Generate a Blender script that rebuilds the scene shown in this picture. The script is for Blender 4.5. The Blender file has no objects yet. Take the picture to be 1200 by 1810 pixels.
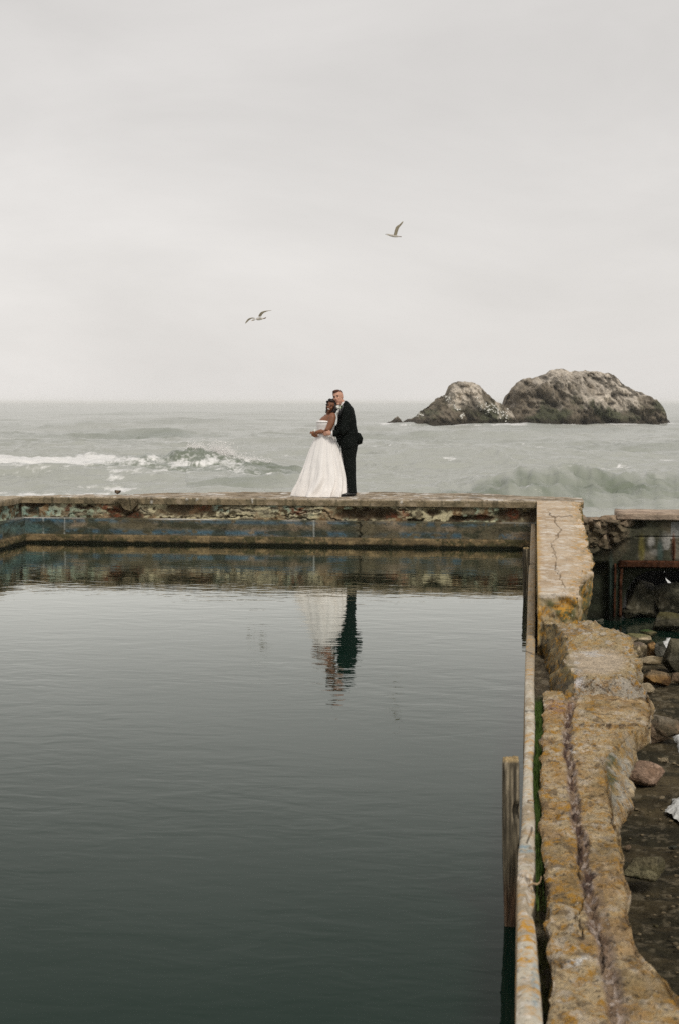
import bpy, bmesh, math, random
import numpy as np
from mathutils import Vector, Matrix, noise as mnoise
from mathutils.bvhtree import BVHTree

random.seed(7)
rng = np.random.default_rng(7)
S = bpy.context.scene
COL = S.collection
R = math.radians

# ------------------------------------------------------------------ camera
CAM_Z = 2.42                       # pool water is z = 0, wall tops z = 0.80
F, CX, CY = 2514.0, 600.0, 905.0   # 50 mm lens measured in photo pixels
YAW, PITCH = math.atan(341 / F), -math.atan(194 / F)
cam_d = bpy.data.cameras.new('camera')
cam = bpy.data.objects.new('camera', cam_d)
COL.objects.link(cam)
cam.location = (0, 0, CAM_Z)
cam.rotation_euler = (R(90) + PITCH, 0, YAW)
cam_d.sensor_fit = 'VERTICAL'
cam_d.sensor_height = 36
cam_d.lens = 50
cam_d.clip_start = 0.1
cam_d.clip_end = 60000
cam_d.dof.use_dof = True
cam_d.dof.focus_distance = 20.0
cam_d.dof.aperture_fstop = 6.0
S.camera = cam

# ------------------------------------------------------------------ sky
world = bpy.data.worlds.new('World')
S.world = world
world.use_nodes = True
wn, wl = world.node_tree.nodes, world.node_tree.links
wn.clear()
wo = wn.new('ShaderNodeOutputWorld')
bg = wn.new('ShaderNodeBackground')
sky = wn.new('ShaderNodeTexSky')
sky.sky_type = 'NISHITA'
sky.sun_disc = False
sky.sun_elevation = R(48)
sky.sun_rotation = R(150)
sky.air_density = 1.0
sky.dust_density = 4.0
tc = wn.new('ShaderNodeTexCoord')
mp = wn.new('ShaderNodeMapping')
mp.inputs['Scale'].default_value = (1.0, 1.0, 2.4)
mp.inputs['Rotation'].default_value = (0.05, 0.10, 0)
wl.new(tc.outputs['Generated'], mp.inputs['Vector'])
nz = wn.new('ShaderNodeTexNoise')
nz.inputs['Scale'].default_value = 2.3
nz.inputs['Detail'].default_value = 6
nz.inputs['Roughness'].default_value = 0.56
nz.inputs['Distortion'].default_value = 0.4
wl.new(mp.outputs['Vector'], nz.inputs['Vector'])
cr = wn.new('ShaderNodeValToRGB')
cr.color_ramp.elements[0].position = 0.30
cr.color_ramp.elements[0].color = (5.72, 5.52, 5.30, 1)
cr.color_ramp.elements[1].position = 0.72
cr.color_ramp.elements[1].color = (7.58, 7.32, 7.06, 1)
wl.new(nz.outputs['Fac'], cr.inputs['Fac'])
# cloud deck: a little brighter and whiter towards the horizon
sepw = wn.new('ShaderNodeSeparateXYZ')
wl.new(tc.outputs['Generated'], sepw.inputs[0])
mr = wn.new('ShaderNodeMapRange')
mr.inputs['From Min'].default_value = 0.0
mr.inputs['From Max'].default_value = 0.36
mr.inputs['To Min'].default_value = 1.06
mr.inputs['To Max'].default_value = 0.81
mr.interpolation_type = 'SMOOTHSTEP'
wl.new(sepw.outputs['Z'], mr.inputs['Value'])
mul = wn.new('ShaderNodeVectorMath')
mul.operation = 'SCALE'
wl.new(cr.outputs['Color'], mul.inputs[0])
wl.new(mr.outputs[0], mul.inputs['Scale'])
mixs = wn.new('ShaderNodeMix')
mixs.data_type = 'RGBA'
mixs.inputs[0].default_value = 0.95
wl.new(sky.outputs[0], mixs.inputs[6])
wl.new(mul.outputs[0], mixs.inputs[7])
wl.new(mixs.outputs[2], bg.inputs['Color'])
bg.inputs['Strength'].default_value = 0.105
wl.new(bg.outputs[0], wo.inputs[0])

sun_d = bpy.data.lights.new('sun', 'SUN')
sun_d.energy = 1.5
sun_d.angle = R(14)
sun_d.color = (1.0, 0.93, 0.83)
sun = bpy.data.objects.new('sun', sun_d)
COL.objects.link(sun)
sun.rotation_euler = (R(42), 0, R(30))

S.view_settings.view_transform = 'Standard'
S.view_settings.look = 'None'
S.view_settings.exposure = 0.18
S.view_settings.gamma = 1.0
S.view_settings.use_curve_mapping = False
S.render.engine = 'CYCLES'
S.cycles.use_denoising = False
S.cycles.sample_clamp_indirect = 1.5
S.cycles.sample_clamp_direct = 4.0
S.cycles.max_bounces = 6
S.cycles.volume_bounces = 1
S.cycles.use_adaptive_sampling = True
S.cycles.adaptive_threshold = 0.01

# ------------------------------------------------------------------ geometry helpers
cyw, syw, cp, sp = math.cos(YAW), math.sin(YAW), math.cos(PITCH), math.sin(PITCH)
RIGHT = np.array([cyw, syw, 0.0])
FWD = np.array([-syw * cp, cyw * cp, sp])
UP = np.array([syw * sp, -cyw * sp, cp])
HF = np.array([-syw, cyw, 0.0])


def P(px, py, z):
    """world x, y of the photo point lying on the level z"""
    d = RIGHT * (px - CX) / F + UP * (CY - py) / F + FWD
    t = (z - CAM_Z) / d[2]
    return np.array([d[0] * t, d[1] * t, z])


def PD(px, py, dist):
    """point at a horizontal distance along the view"""
    d = RIGHT * (px - CX) / F + UP * (CY - py) / F + FWD
    return np.array([0, 0, CAM_Z]) + d * (dist / (d @ HF))


def PYL(px, py, Y):
    d = RIGHT * (px - CX) / F + UP * (CY - py) / F + FWD
    return np.array([0, 0, CAM_Z]) + d * (Y / d[1])


def proj(V):
    D = V - np.array([0, 0, CAM_Z])
    w = D @ FWD
    return CX + F * (D @ RIGHT) / w, CY - F * (D @ UP) / w


def _hash(ix, iy, iz, seed):
    h = (ix.astype(np.int64) * 374761393 + iy.astype(np.int64) * 668265263 +
         iz.astype(np.int64) * 2147483647 + seed * 974634777) & 0xffffffff
    h = ((h ^ (h >> 13)) * 1274126177) & 0xffffffff
    h = (h ^ (h >> 16)) & 0xffffffff
    return h / 4294967295.0


def vnoise(x, y, z=0.0, seed=0):
    x, y, z = np.broadcast_arrays(np.asarray(x, float), np.asarray(y, float), np.asarray(z, float))
    ix, iy, iz = np.floor(x), np.floor(y), np.floor(z)
    fx, fy, fz = x - ix, y - iy, z - iz
    ux, uy, uz = fx * fx * (3 - 2 * fx), fy * fy * (3 - 2 * fy), fz * fz * (3 - 2 * fz)
    r = 0
    for a in (0, 1):
        for b in (0, 1):
            for c in (0, 1):
                w = (ux if a else 1 - ux) * (uy if b else 1 - uy) * (uz if c else 1 - uz)
                r = r + w * _hash(ix + a, iy + b, iz + c, seed)
    return r * 2 - 1


def fbm(x, y, z=0.0, octv=4, seed=0, gain=0.5):
    a, s, n = 1.0, 0.0, 0.0
    for i in range(octv):
        s = s + a * vnoise(x * 2.03 ** i + 13.1 * i, y * 2.03 ** i + 7.7 * i, z * 2.03 ** i + 3.3 * i, seed + i)
        n += a
        a *= gain
    return s / n * 1.6


def ridged(x, y, z=0.0, octv=4, seed=0):
    a, s, n = 1.0, 0.0, 0.0
    for i in range(octv):
        s = s + a * (1 - np.abs(vnoise(x * 2.1 ** i, y * 2.1 ** i, z * 2.1 ** i, seed + i)) * 2)
        n += a
        a *= 0.5
    return s / n


def sstep(a, b, x):
    t = np.clip((x - a) / (b - a), 0, 1)
    return t * t * (3 - 2 * t)


def blob(px, py, cx, cy, rx, ry, soft=0.6):
    d = np.sqrt(((px - cx) / rx) ** 2 + ((py - cy) / ry) ** 2)
    return 1 - sstep(1 - soft, 1 + soft, d)


def polydist(px, py, pts):
    d = np.full(np.shape(px), 1e9)
    for (x0, y0), (x1, y1) in zip(pts[:-1], pts[1:]):
        dx, dy = x1 - x0, y1 - y0
        t = np.clip(((px - x0) * dx + (py - y0) * dy) / (dx * dx + dy * dy + 1e-9), 0, 1)
        d = np.minimum(d, np.hypot(px - x0 - t * dx, py - y0 - t * dy))
    return d


def mixc(col, new, m):
    m = np.clip(m, 0, 1)[..., None]
    return col * (1 - m) + np.array(new) * m


# ------------------------------------------------------------------ object helpers
def tag(o, label=None, cat=None, group=None, kind=None):
    if label: o['label'] = label
    if cat: o['category'] = cat
    if group: o['group'] = group
    if kind: o['kind'] = kind
    return o


def empty(name, loc=(0, 0, 0), rz=0.0):
    o = bpy.data.objects.new(name, None)
    o.empty_display_size = 0.2
    COL.objects.link(o)
    o.location = loc
    o.rotation_euler = (0, 0, rz)
    return o


def link(name, me, m, parent=None, smooth=True):
    o = bpy.data.objects.new(name, me)
    COL.objects.link(o)
    if m: me.materials.append(m)
    if smooth: me.polygons.foreach_set('use_smooth', [True] * len(me.polygons))
    if parent is not None:
        o.parent = parent
        o.matrix_parent_inverse = parent.matrix_basis.inverted() if False else Matrix()
    return o


def grid_mesh(name, V, C=None, flip=False, extra=None, wrap=False):
    """V: (rows, cols, 3) points -> mesh, C: colours"""
    nr, nc = V.shape[:2]
    me = bpy.data.meshes.new(name)
    idx = np.arange(nr * nc).reshape(nr, nc)
    a, b, c, d = idx[:-1, :-1], idx[:-1, 1:], idx[1:, 1:], idx[1:, :-1]
    q = np.stack([a, b, c, d], -1).reshape(-1, 4)
    if wrap:
        q2 = np.stack([idx[:-1, -1], idx[:-1, 0], idx[1:, 0], idx[1:, -1]], -1).reshape(-1, 4)
        q = np.vstack([q, q2])
    if flip: q = q[:, ::-1]
    n = len(q)
    me.vertices.add(nr * nc)
    me.vertices.foreach_set('co', V.reshape(-1).astype(np.float32))
    me.loops.add(n * 4)
    me.loops.foreach_set('vertex_index', q.reshape(-1).astype(np.int32))
    me.polygons.add(n)
    me.polygons.foreach_set('loop_start', (np.arange(n) * 4).astype(np.int32))
    me.update(calc_edges=True)
    if C is not None: paint(me, C.reshape(-1, 3))
    if extra:
        for k, v in extra.items():
            at = me.attributes.new(k, 'FLOAT', 'POINT')
            at.data.foreach_set('value', v.reshape(-1).astype(np.float32))
    return me


def paint(me, C):
    at = me.attributes.new('Col', 'FLOAT_COLOR', 'POINT')
    rgba = np.ones((len(C), 4), np.float32)
    rgba[:, :3] = np.clip(C, 0, 1)
    at.data.foreach_set('color', rgba.reshape(-1))


def local(V, parent):
    """world points -> parent's local space (parents only move and turn about z)"""
    M = np.array(parent.matrix_basis.inverted())
    return V @ M[:3, :3].T + M[:3, 3]


def verts_of(me):
    a = np.empty(len(me.vertices) * 3, np.float32)
    me.vertices.foreach_get('co', a)
    return a.reshape(-1, 3).astype(float)


# ------------------------------------------------------------------ materials
def new_mat(name):
    m = bpy.data.materials.new(name)
    m.use_nodes = True
    nt = m.node_tree
    return m, nt.nodes, nt.links, nt.nodes['Principled BSDF']


def plain(name, col, rough=0.6, spec=0.5, var=0.12, scale=8.0, bump=0.0, bscale=40.0, sheen=0.0):
    m, n, l, b = new_mat(name)
    t = n.new('ShaderNodeTexCoord')
    z = n.new('ShaderNodeTexNoise'); z.inputs['Scale'].default_value = scale; z.inputs['Detail'].default_value = 5
    l.new(t.outputs['Object'], z.inputs['Vector'])
    r = n.new('ShaderNodeMapRange')
    r.inputs['From Min'].default_value = 0.3; r.inputs['From Max'].default_value = 0.7
    r.inputs['To Min'].default_value = 1 - var; r.inputs['To Max'].default_value = 1 + var
    l.new(z.outputs['Fac'], r.inputs['Value'])
    s = n.new('ShaderNodeVectorMath'); s.operation = 'SCALE'
    s.inputs[0].default_value = col
    l.new(r.outputs[0], s.inputs['Scale'])
    l.new(s.outputs[0], b.inputs['Base Color'])
    b.inputs['Roughness'].default_value = rough
    b.inputs['Specular IOR Level'].default_value = spec
    if sheen: b.inputs['Sheen Weight'].default_value = sheen
    if bump:
        z2 = n.new('ShaderNodeTexNoise'); z2.inputs['Scale'].default_value = bscale; z2.inputs['Detail'].default_value = 4
        l.new(t.outputs['Object'], z2.inputs['Vector'])
        bp = n.new('ShaderNodeBump'); bp.inputs['Distance'].default_value = bump
        l.new(z2.outputs['Fac'], bp.inputs['Height'])
        l.new(bp.outputs[0], b.inputs['Normal'])
    return m


def stone_mat(name, s1=9.0, s2=60.0, amp=0.35, bump=0.012, rough=0.9, stretch=(1, 1, 1), lichen=0.0, spec=0.3, pits=0.0):
    """pigment comes from the painted attribute; grain, blotches and pits from nodes"""
    m, n, l, b = new_mat(name)
    t = n.new('ShaderNodeTexCoord')
    mpn = n.new('ShaderNodeMapping'); mpn.inputs['Scale'].default_value = stretch
    l.new(t.outputs['Object'], mpn.inputs['Vector'])
    at = n.new('ShaderNodeAttribute'); at.attribute_name = 'Col'

    def nz(scale, det, rough=0.6):
        z = n.new('ShaderNodeTexNoise')
        z.inputs['Scale'].default_value = scale; z.inputs['Detail'].default_value = det
        z.inputs['Roughness'].default_value = rough
        l.new(mpn.outputs[0], z.inputs['Vector'])
        return z
    z1, z2 = nz(s1, 8, 0.68), nz(s2, 5, 0.7)
    add = n.new('ShaderNodeMath'); add.operation = 'ADD'
    l.new(z1.outputs['Fac'], add.inputs[0]); l.new(z2.outputs['Fac'], add.inputs[1])
    r = n.new('ShaderNodeMapRange')
    r.inputs['From Min'].default_value = 0.72; r.inputs['From Max'].default_value = 1.28
    r.inputs['To Min'].default_value = 1 - amp; r.inputs['To Max'].default_value = 1 + amp
    l.new(add.outputs[0], r.inputs['Value'])
    s = n.new('ShaderNodeVectorMath'); s.operation = 'SCALE'
    l.new(at.outputs['Color'], s.inputs[0]); l.new(r.outputs[0], s.inputs['Scale'])
    col = s.outputs[0]
    if lichen:
        z3 = nz(s1 * 1.7, 9, 0.72)
        rr = n.new('ShaderNodeValToRGB')
        rr.color_ramp.elements[0].position = 0.50; rr.color_ramp.elements[0].color = (0, 0, 0, 1)
        rr.color_ramp.elements[1].position = 0.60; rr.color_ramp.elements[1].color = (1, 1, 1, 1)
        l.new(z3.outputs['Fac'], rr.inputs['Fac'])
        la = n.new('ShaderNodeAttribute'); la.attribute_name = 'lichen'
        mm = n.new('ShaderNodeMath'); mm.operation = 'MULTIPLY'
        l.new(rr.outputs['Color'], mm.inputs[0]); l.new(la.outputs['Fac'], mm.inputs[1])
        mx = n.new('ShaderNodeMix'); mx.data_type = 'RGBA'
        mx.inputs[7].default_value = (0.50, 0.265, 0.040, 1)
        l.new(mm.outputs[0], mx.inputs[0]); l.new(col, mx.inputs[6])
        col = mx.outputs[2]
        # pale crust lichen flecks
        z4 = nz(s1 * 5, 4, 0.6)
        r4 = n.new('ShaderNodeValToRGB')
        r4.color_ramp.elements[0].position = 0.64; r4.color_ramp.elements[0].color = (0, 0, 0, 1)
        r4.color_ramp.elements[1].position = 0.70; r4.color_ramp.elements[1].color = (0.6, 0.6, 0.6, 1)
        l.new(z4.outputs['Fac'], r4.inputs['Fac'])
        mx2 = n.new('ShaderNodeMix'); mx2.data_type = 'RGBA'
        mx2.inputs[7].default_value = (0.60, 0.55, 0.48, 1)
        l.new(r4.outputs['Color'], mx2.inputs[0]); l.new(col, mx2.inputs[6])
        col = mx2.outputs[2]
    if pits:
        vo = n.new('ShaderNodeTexNoise'); vo.inputs['Scale'].default_value = s2 * 0.6; vo.inputs['Detail'].default_value = 6
        l.new(mpn.outputs[0], vo.inputs['Vector'])
        rp = n.new('ShaderNodeValToRGB')
        rp.color_ramp.elements[0].position = 0.34; rp.color_ramp.elements[0].color = (1 - pits,) * 3 + (1,)
        rp.color_ramp.elements[1].position = 0.42; rp.color_ramp.elements[1].color = (1, 1, 1, 1)
        l.new(vo.outputs['Fac'], rp.inputs['Fac'])
        mpit = n.new('ShaderNodeMix'); mpit.data_type = 'RGBA'; mpit.blend_type = 'MULTIPLY'
        mpit.inputs[0].default_value = 1
        l.new(col, mpit.inputs[6]); l.new(rp.outputs['Color'], mpit.inputs[7])
        col = mpit.outputs[2]
    l.new(col, b.inputs['Base Color'])
    b.inputs['Roughness'].default_value = rough
    b.inputs['Specular IOR Level'].default_value = spec
    bp = n.new('ShaderNodeBump'); bp.inputs['Distance'].default_value = bump; bp.inputs['Strength'].default_value = 0.9
    l.new(add.outputs[0], bp.inputs['Height'])
    l.new(bp.outputs[0], b.inputs['Normal'])
    return m


M_END = stone_mat('weathered_painted_concrete', 5.0, 34.0, 0.42, 0.02, pits=0.35)
M_WALL = stone_mat('lichened_concrete', 9.0, 70.0, 0.45, 0.034, lichen=1.0, pits=0.6)
M_COPE = stone_mat('pale_concrete', 7.0, 60.0, 0.18, 0.006, lichen=1.0, pits=0.35)
M_RUIN = stone_mat('ruined_concrete', 2.4, 14.0, 0.45, 0.03)
M_ROCK = stone_mat('wet_rock', 7.0, 45.0, 0.50, 0.03, rough=0.85, spec=0.2, pits=0.4)
M_SEAROCK = stone_mat('guano_streaked_rock', 0.22, 1.3, 0.55, 0.5, rough=0.9, pits=0.3)
M_MUD = stone_mat('dark_mud', 3.0, 30.0, 0.5, 0.03, rough=0.95, spec=0.12, pits=0.4)
M_WOOD = stone_mat('weathered_wood', 30.0, 110.0, 0.95, 0.006, stretch=(1, 1, 0.09), rough=0.85)

# ---- pool water
M_POOL, n, l, b = new_mat('still_pool_water')
n.remove(b)
out = n['Material Output']
t = n.new('ShaderNodeTexCoord')
hsum = None


def ripple(scale, amp, stretch, det=2.0, rotz=0.0, dist=0.0):
    global hsum
    mpn = n.new('ShaderNodeMapping'); mpn.inputs['Scale'].default_value = stretch; mpn.inputs['Rotation'].default_value = (0, 0, rotz)
    l.new(t.outputs['Object'], mpn.inputs['Vector'])
    z = n.new('ShaderNodeTexNoise'); z.inputs['Scale'].default_value = scale; z.inputs['Detail'].default_value = det
    z.inputs['Distortion'].default_value = dist
    l.new(mpn.outputs[0], z.inputs['Vector'])
    mu = n.new('ShaderNodeMath'); mu.operation = 'MULTIPLY'; mu.inputs[1].default_value = amp
    l.new(z.outputs['Fac'], mu.inputs[0])
    if hsum is None: hsum = mu.outputs[0]
    else:
        ad = n.new('ShaderNodeMath'); ad.operation = 'ADD'
        l.new(hsum, ad.inputs[0]); l.new(mu.outputs[0], ad.inputs[1]); hsum = ad.outputs[0]


ripple(1.1, 0.0034, (0.7, 1.2, 1), 2, 0.45, 0.8)
ripple(3.4, 0.0034, (0.6, 1.25, 1), 2, -0.22, 0.6)
ripple(9.0, 0.0012, (0.65, 1.2, 1), 2, 0.3, 0.5)
# patches of cat's-paw: the small ripples come and go
zp = n.new('ShaderNodeTexNoise'); zp.inputs['Scale'].default_value = 0.32; zp.inputs['Detail'].default_value = 3
l.new(t.outputs['Object'], zp.inputs['Vector'])
rp = n.new('ShaderNodeMapRange'); rp.inputs['From Min'].default_value = 0.35; rp.inputs['From Max'].default_value = 0.65
rp.inputs['To Min'].default_value = 0.35; rp.inputs['To Max'].default_value = 1.0
l.new(zp.outputs['Fac'], rp.inputs['Value'])
bp = n.new('ShaderNodeBump'); bp.inputs['Distance'].default_value = 1.0
l.new(rp.outputs[0], bp.inputs['Strength'])
l.new(hsum, bp.inputs['Height'])
fr = n.new('ShaderNodeFresnel'); fr.inputs['IOR'].default_value = 1.333
l.new(bp.outputs[0], fr.inputs['Normal'])
mp_ = n.new('ShaderNodeMath'); mp_.operation = 'POWER'; mp_.inputs[1].default_value = 1.72
l.new(fr.outputs[0], mp_.inputs[0])
ma = n.new('ShaderNodeMath'); ma.operation = 'MULTIPLY'
ma.inputs[1].default_value = 2.82; ma.use_clamp = True
l.new(mp_.outputs[0], ma.inputs[0])
gl = n.new('ShaderNodeBsdfGlossy'); gl.inputs['Roughness'].default_value = 0.02
gl.inputs['Color'].default_value = (0.975, 0.995, 0.955, 1)
l.new(bp.outputs[0], gl.inputs['Normal'])
df = n.new('ShaderNodeBsdfDiffuse'); df.inputs['Color'].default_value = (0.0055, 0.0200, 0.0140, 1)
mxs = n.new('ShaderNodeMixShader')
l.new(ma.outputs[0], mxs.inputs[0]); l.new(df.outputs[0], mxs.inputs[1]); l.new(gl.outputs[0], mxs.inputs[2])
l.new(mxs.outputs[0], out.inputs['Surface'])

# ---- sea water with painted foam
M_SEA, n, l, b = new_mat('grey_green_sea')
t = n.new('ShaderNodeTexCoord')
at = n.new('ShaderNodeAttribute'); at.attribute_name = 'foam'
dk = n.new('ShaderNodeAttribute'); dk.attribute_name = 'face'
z = n.new('ShaderNodeTexNoise'); z.inputs['Scale'].default_value = 2.2; z.inputs['Detail'].default_value = 8; z.inputs['Roughness'].default_value = 0.7
l.new(t.outputs['Object'], z.inputs['Vector'])
sb = n.new('ShaderNodeMath'); sb.operation = 'SUBTRACT'; l.new(at.outputs['Fac'], sb.inputs[0]); l.new(z.outputs['Fac'], sb.inputs[1])
mrf = n.new('ShaderNodeMapRange'); mrf.inputs['From Min'].default_value = -0.12; mrf.inputs['From Max'].default_value = 0.25
l.new(sb.outputs[0], mrf.inputs['Value'])
mxf = n.new('ShaderNodeMix'); mxf.data_type = 'RGBA'
mxw = n.new('ShaderNodeMix'); mxw.data_type = 'RGBA'
mxw.inputs[6].default_value = (0.375, 0.390, 0.350, 1)
mxw.inputs[7].default_value = (0.155, 0.182, 0.132, 1)
l.new(dk.outputs['Fac'], mxw.inputs[0])
l.new(mxw.outputs[2], mxf.inputs[6])
mxf.inputs[7].default_value = (0.80, 0.80, 0.78, 1)
l.new(mrf.outputs[0], mxf.inputs[0])
l.new(mxf.outputs[2], b.inputs['Base Color'])
b.inputs['Roughness'].default_value = 0.22
b.inputs['IOR'].default_value = 1.42
z2 = n.new('ShaderNodeTexNoise'); z2.inputs['Scale'].default_value = 1.1; z2.inputs['Detail'].default_value = 5; z2.inputs['Roughness'].default_value = 0.6
mps = n.new('ShaderNodeMapping'); mps.inputs['Scale'].default_value = (0.6, 1.2, 1)
l.new(t.outputs['Object'], mps.inputs['Vector']); l.new(mps.outputs[0], z2.inputs['Vector'])
bp = n.new('ShaderNodeBump'); bp.inputs['Distance'].default_value = 0.3; bp.inputs['Strength'].default_value = 0.7
l.new(z2.outputs['Fac'], bp.inputs['Height']); l.new(bp.outputs[0], b.inputs['Normal'])

M_FOAM = plain('white_foam', (0.62, 0.63, 0.62), 0.7, 0.3, 0.25, 9, 0.04, 14)
M_RUST = plain('rusty_iron', (0.060, 0.026, 0.014), 0.95, 0.1, 0.8, 9, 0.006, 30)
M_MOSS = plain('green_moss', (0.075, 0.125, 0.028), 0.9, 0.2, 0.6, 12, 0.0)
M_WEED = plain('olive_weed', (0.10, 0.10, 0.035), 0.9, 0.2, 0.4, 25, 0.0)
M_SKIN_W = plain('fair_skin', (0.56, 0.31, 0.22), 0.55, 0.4, 0.05)
M_SKIN_B = plain('brown_skin', (0.235, 0.098, 0.050), 0.45, 0.5, 0.06)
M_HAIR_B = plain('dark_curly_hair', (0.018, 0.010, 0.008), 0.55, 0.4, 0.3, 60, 0.004, 90)
M_HAIR_W = plain('short_brown_hair', (0.085, 0.035, 0.022), 0.7, 0.3, 0.25, 90, 0.003, 120)
M_SUIT = plain('black_green_suit_cloth', (0.0055, 0.0075, 0.0066), 0.85, 0.12, 0.15, 12, 0.004, 9)
M_SATIN = plain('black_satin', (0.009, 0.009, 0.010), 0.35, 0.5, 0.1)
M_SHOE = plain('polished_black_leather', (0.008, 0.008, 0.008), 0.18, 0.6, 0.1)
M_GOWN = plain('white_satin_gown', (0.87, 0.845, 0.825), 0.5, 0.4, 0.02, 5)
M_SHIRT = plain('white_cotton', (0.82, 0.81, 0.80), 0.8, 0.2, 0.03)
M_PETAL = plain('white_petals', (0.80, 0.80, 0.74), 0.7, 0.2, 0.06)
M_LEAFY = plain('green_sprig', (0.12, 0.22, 0.07), 0.7, 0.3, 0.2)
M_EYE = plain('dark_eye', (0.012, 0.009, 0.008), 0.2, 0.5, 0.05)
M_TEETH = plain('white_teeth', (0.80, 0.78, 0.72), 0.3, 0.5, 0.02)
M_LIP_B = plain('deep_red_lips', (0.17, 0.035, 0.035), 0.4, 0.5, 0.05)
M_LIP_W = plain('pink_lips', (0.42, 0.17, 0.14), 0.5, 0.4, 0.05)
M_GULL = plain('gull_white_grey_plumage', (0.50, 0.47, 0.42), 0.8, 0.2, 0.1, 10)
M_GWING = plain('gull_brown_wing', (0.40, 0.35, 0.26), 0.8, 0.2, 0.3, 9)
M_GTAIL = plain('gull_brown_tail', (0.22, 0.13, 0.08), 0.8, 0.2, 0.2, 9)
M_BEAK = plain('yellow_beak', (0.45, 0.28, 0.08), 0.5, 0.4, 0.05)
M_ROOST = plain('white_roosting_birds', (0.74, 0.73, 0.68), 0.8, 0.2, 0.05)

# ================================================================== THE BATHS: END WALL
Y0 = P(948, 885, 0.8)[1]                    # front edge of the end wall
XC = PYL(38, 887, Y0)[0]                    # left corner
XR0 = P(948, 885, 0.8)[0]


def zat(py, px=700): return PYL(px, py, Y0)[2]


Z_COPE, Z_BAND, Z_LOW = zat(895), zat(921.5), zat(950.5)
BANDP, LOWP = 0.10, 0.135                    # how far band and lower ledge stand proud
CRACKS = [
    [(392, 903), (397, 902), (412, 898), (421, 899.6), (436, 902), (454, 905), (472, 901), (496, 897.5), (520, 898), (538, 903.5), (568, 900.5), (583, 906)],
    [(380, 913), (397, 914), (415, 914), (430, 911.6), (451, 914), (472, 909.5), (490, 909.5), (508, 912.5), (520, 908), (550, 905), (577, 902), (580, 912.5), (592, 918.5), (610, 921.5)],
    [(70, 899), (80, 908), (95, 914), (115, 917), (130, 908), (150, 906), (180, 907)], [(180, 907), (196, 904), (204, 914), (212, 917), (228, 908), (250, 899), (262, 908)],
    [(285, 914), (310, 917), (335, 913), (352, 915), (380, 913)], [(880, 897), (900, 908), (915, 905), (940, 909)],
    [(640, 903), (655, 900), (690, 898), (720, 902)], [(495, 916), (530, 917), (560, 918)], [(590, 918), (625, 926), (650, 921), (690, 926), (700, 922)],
]


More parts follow.
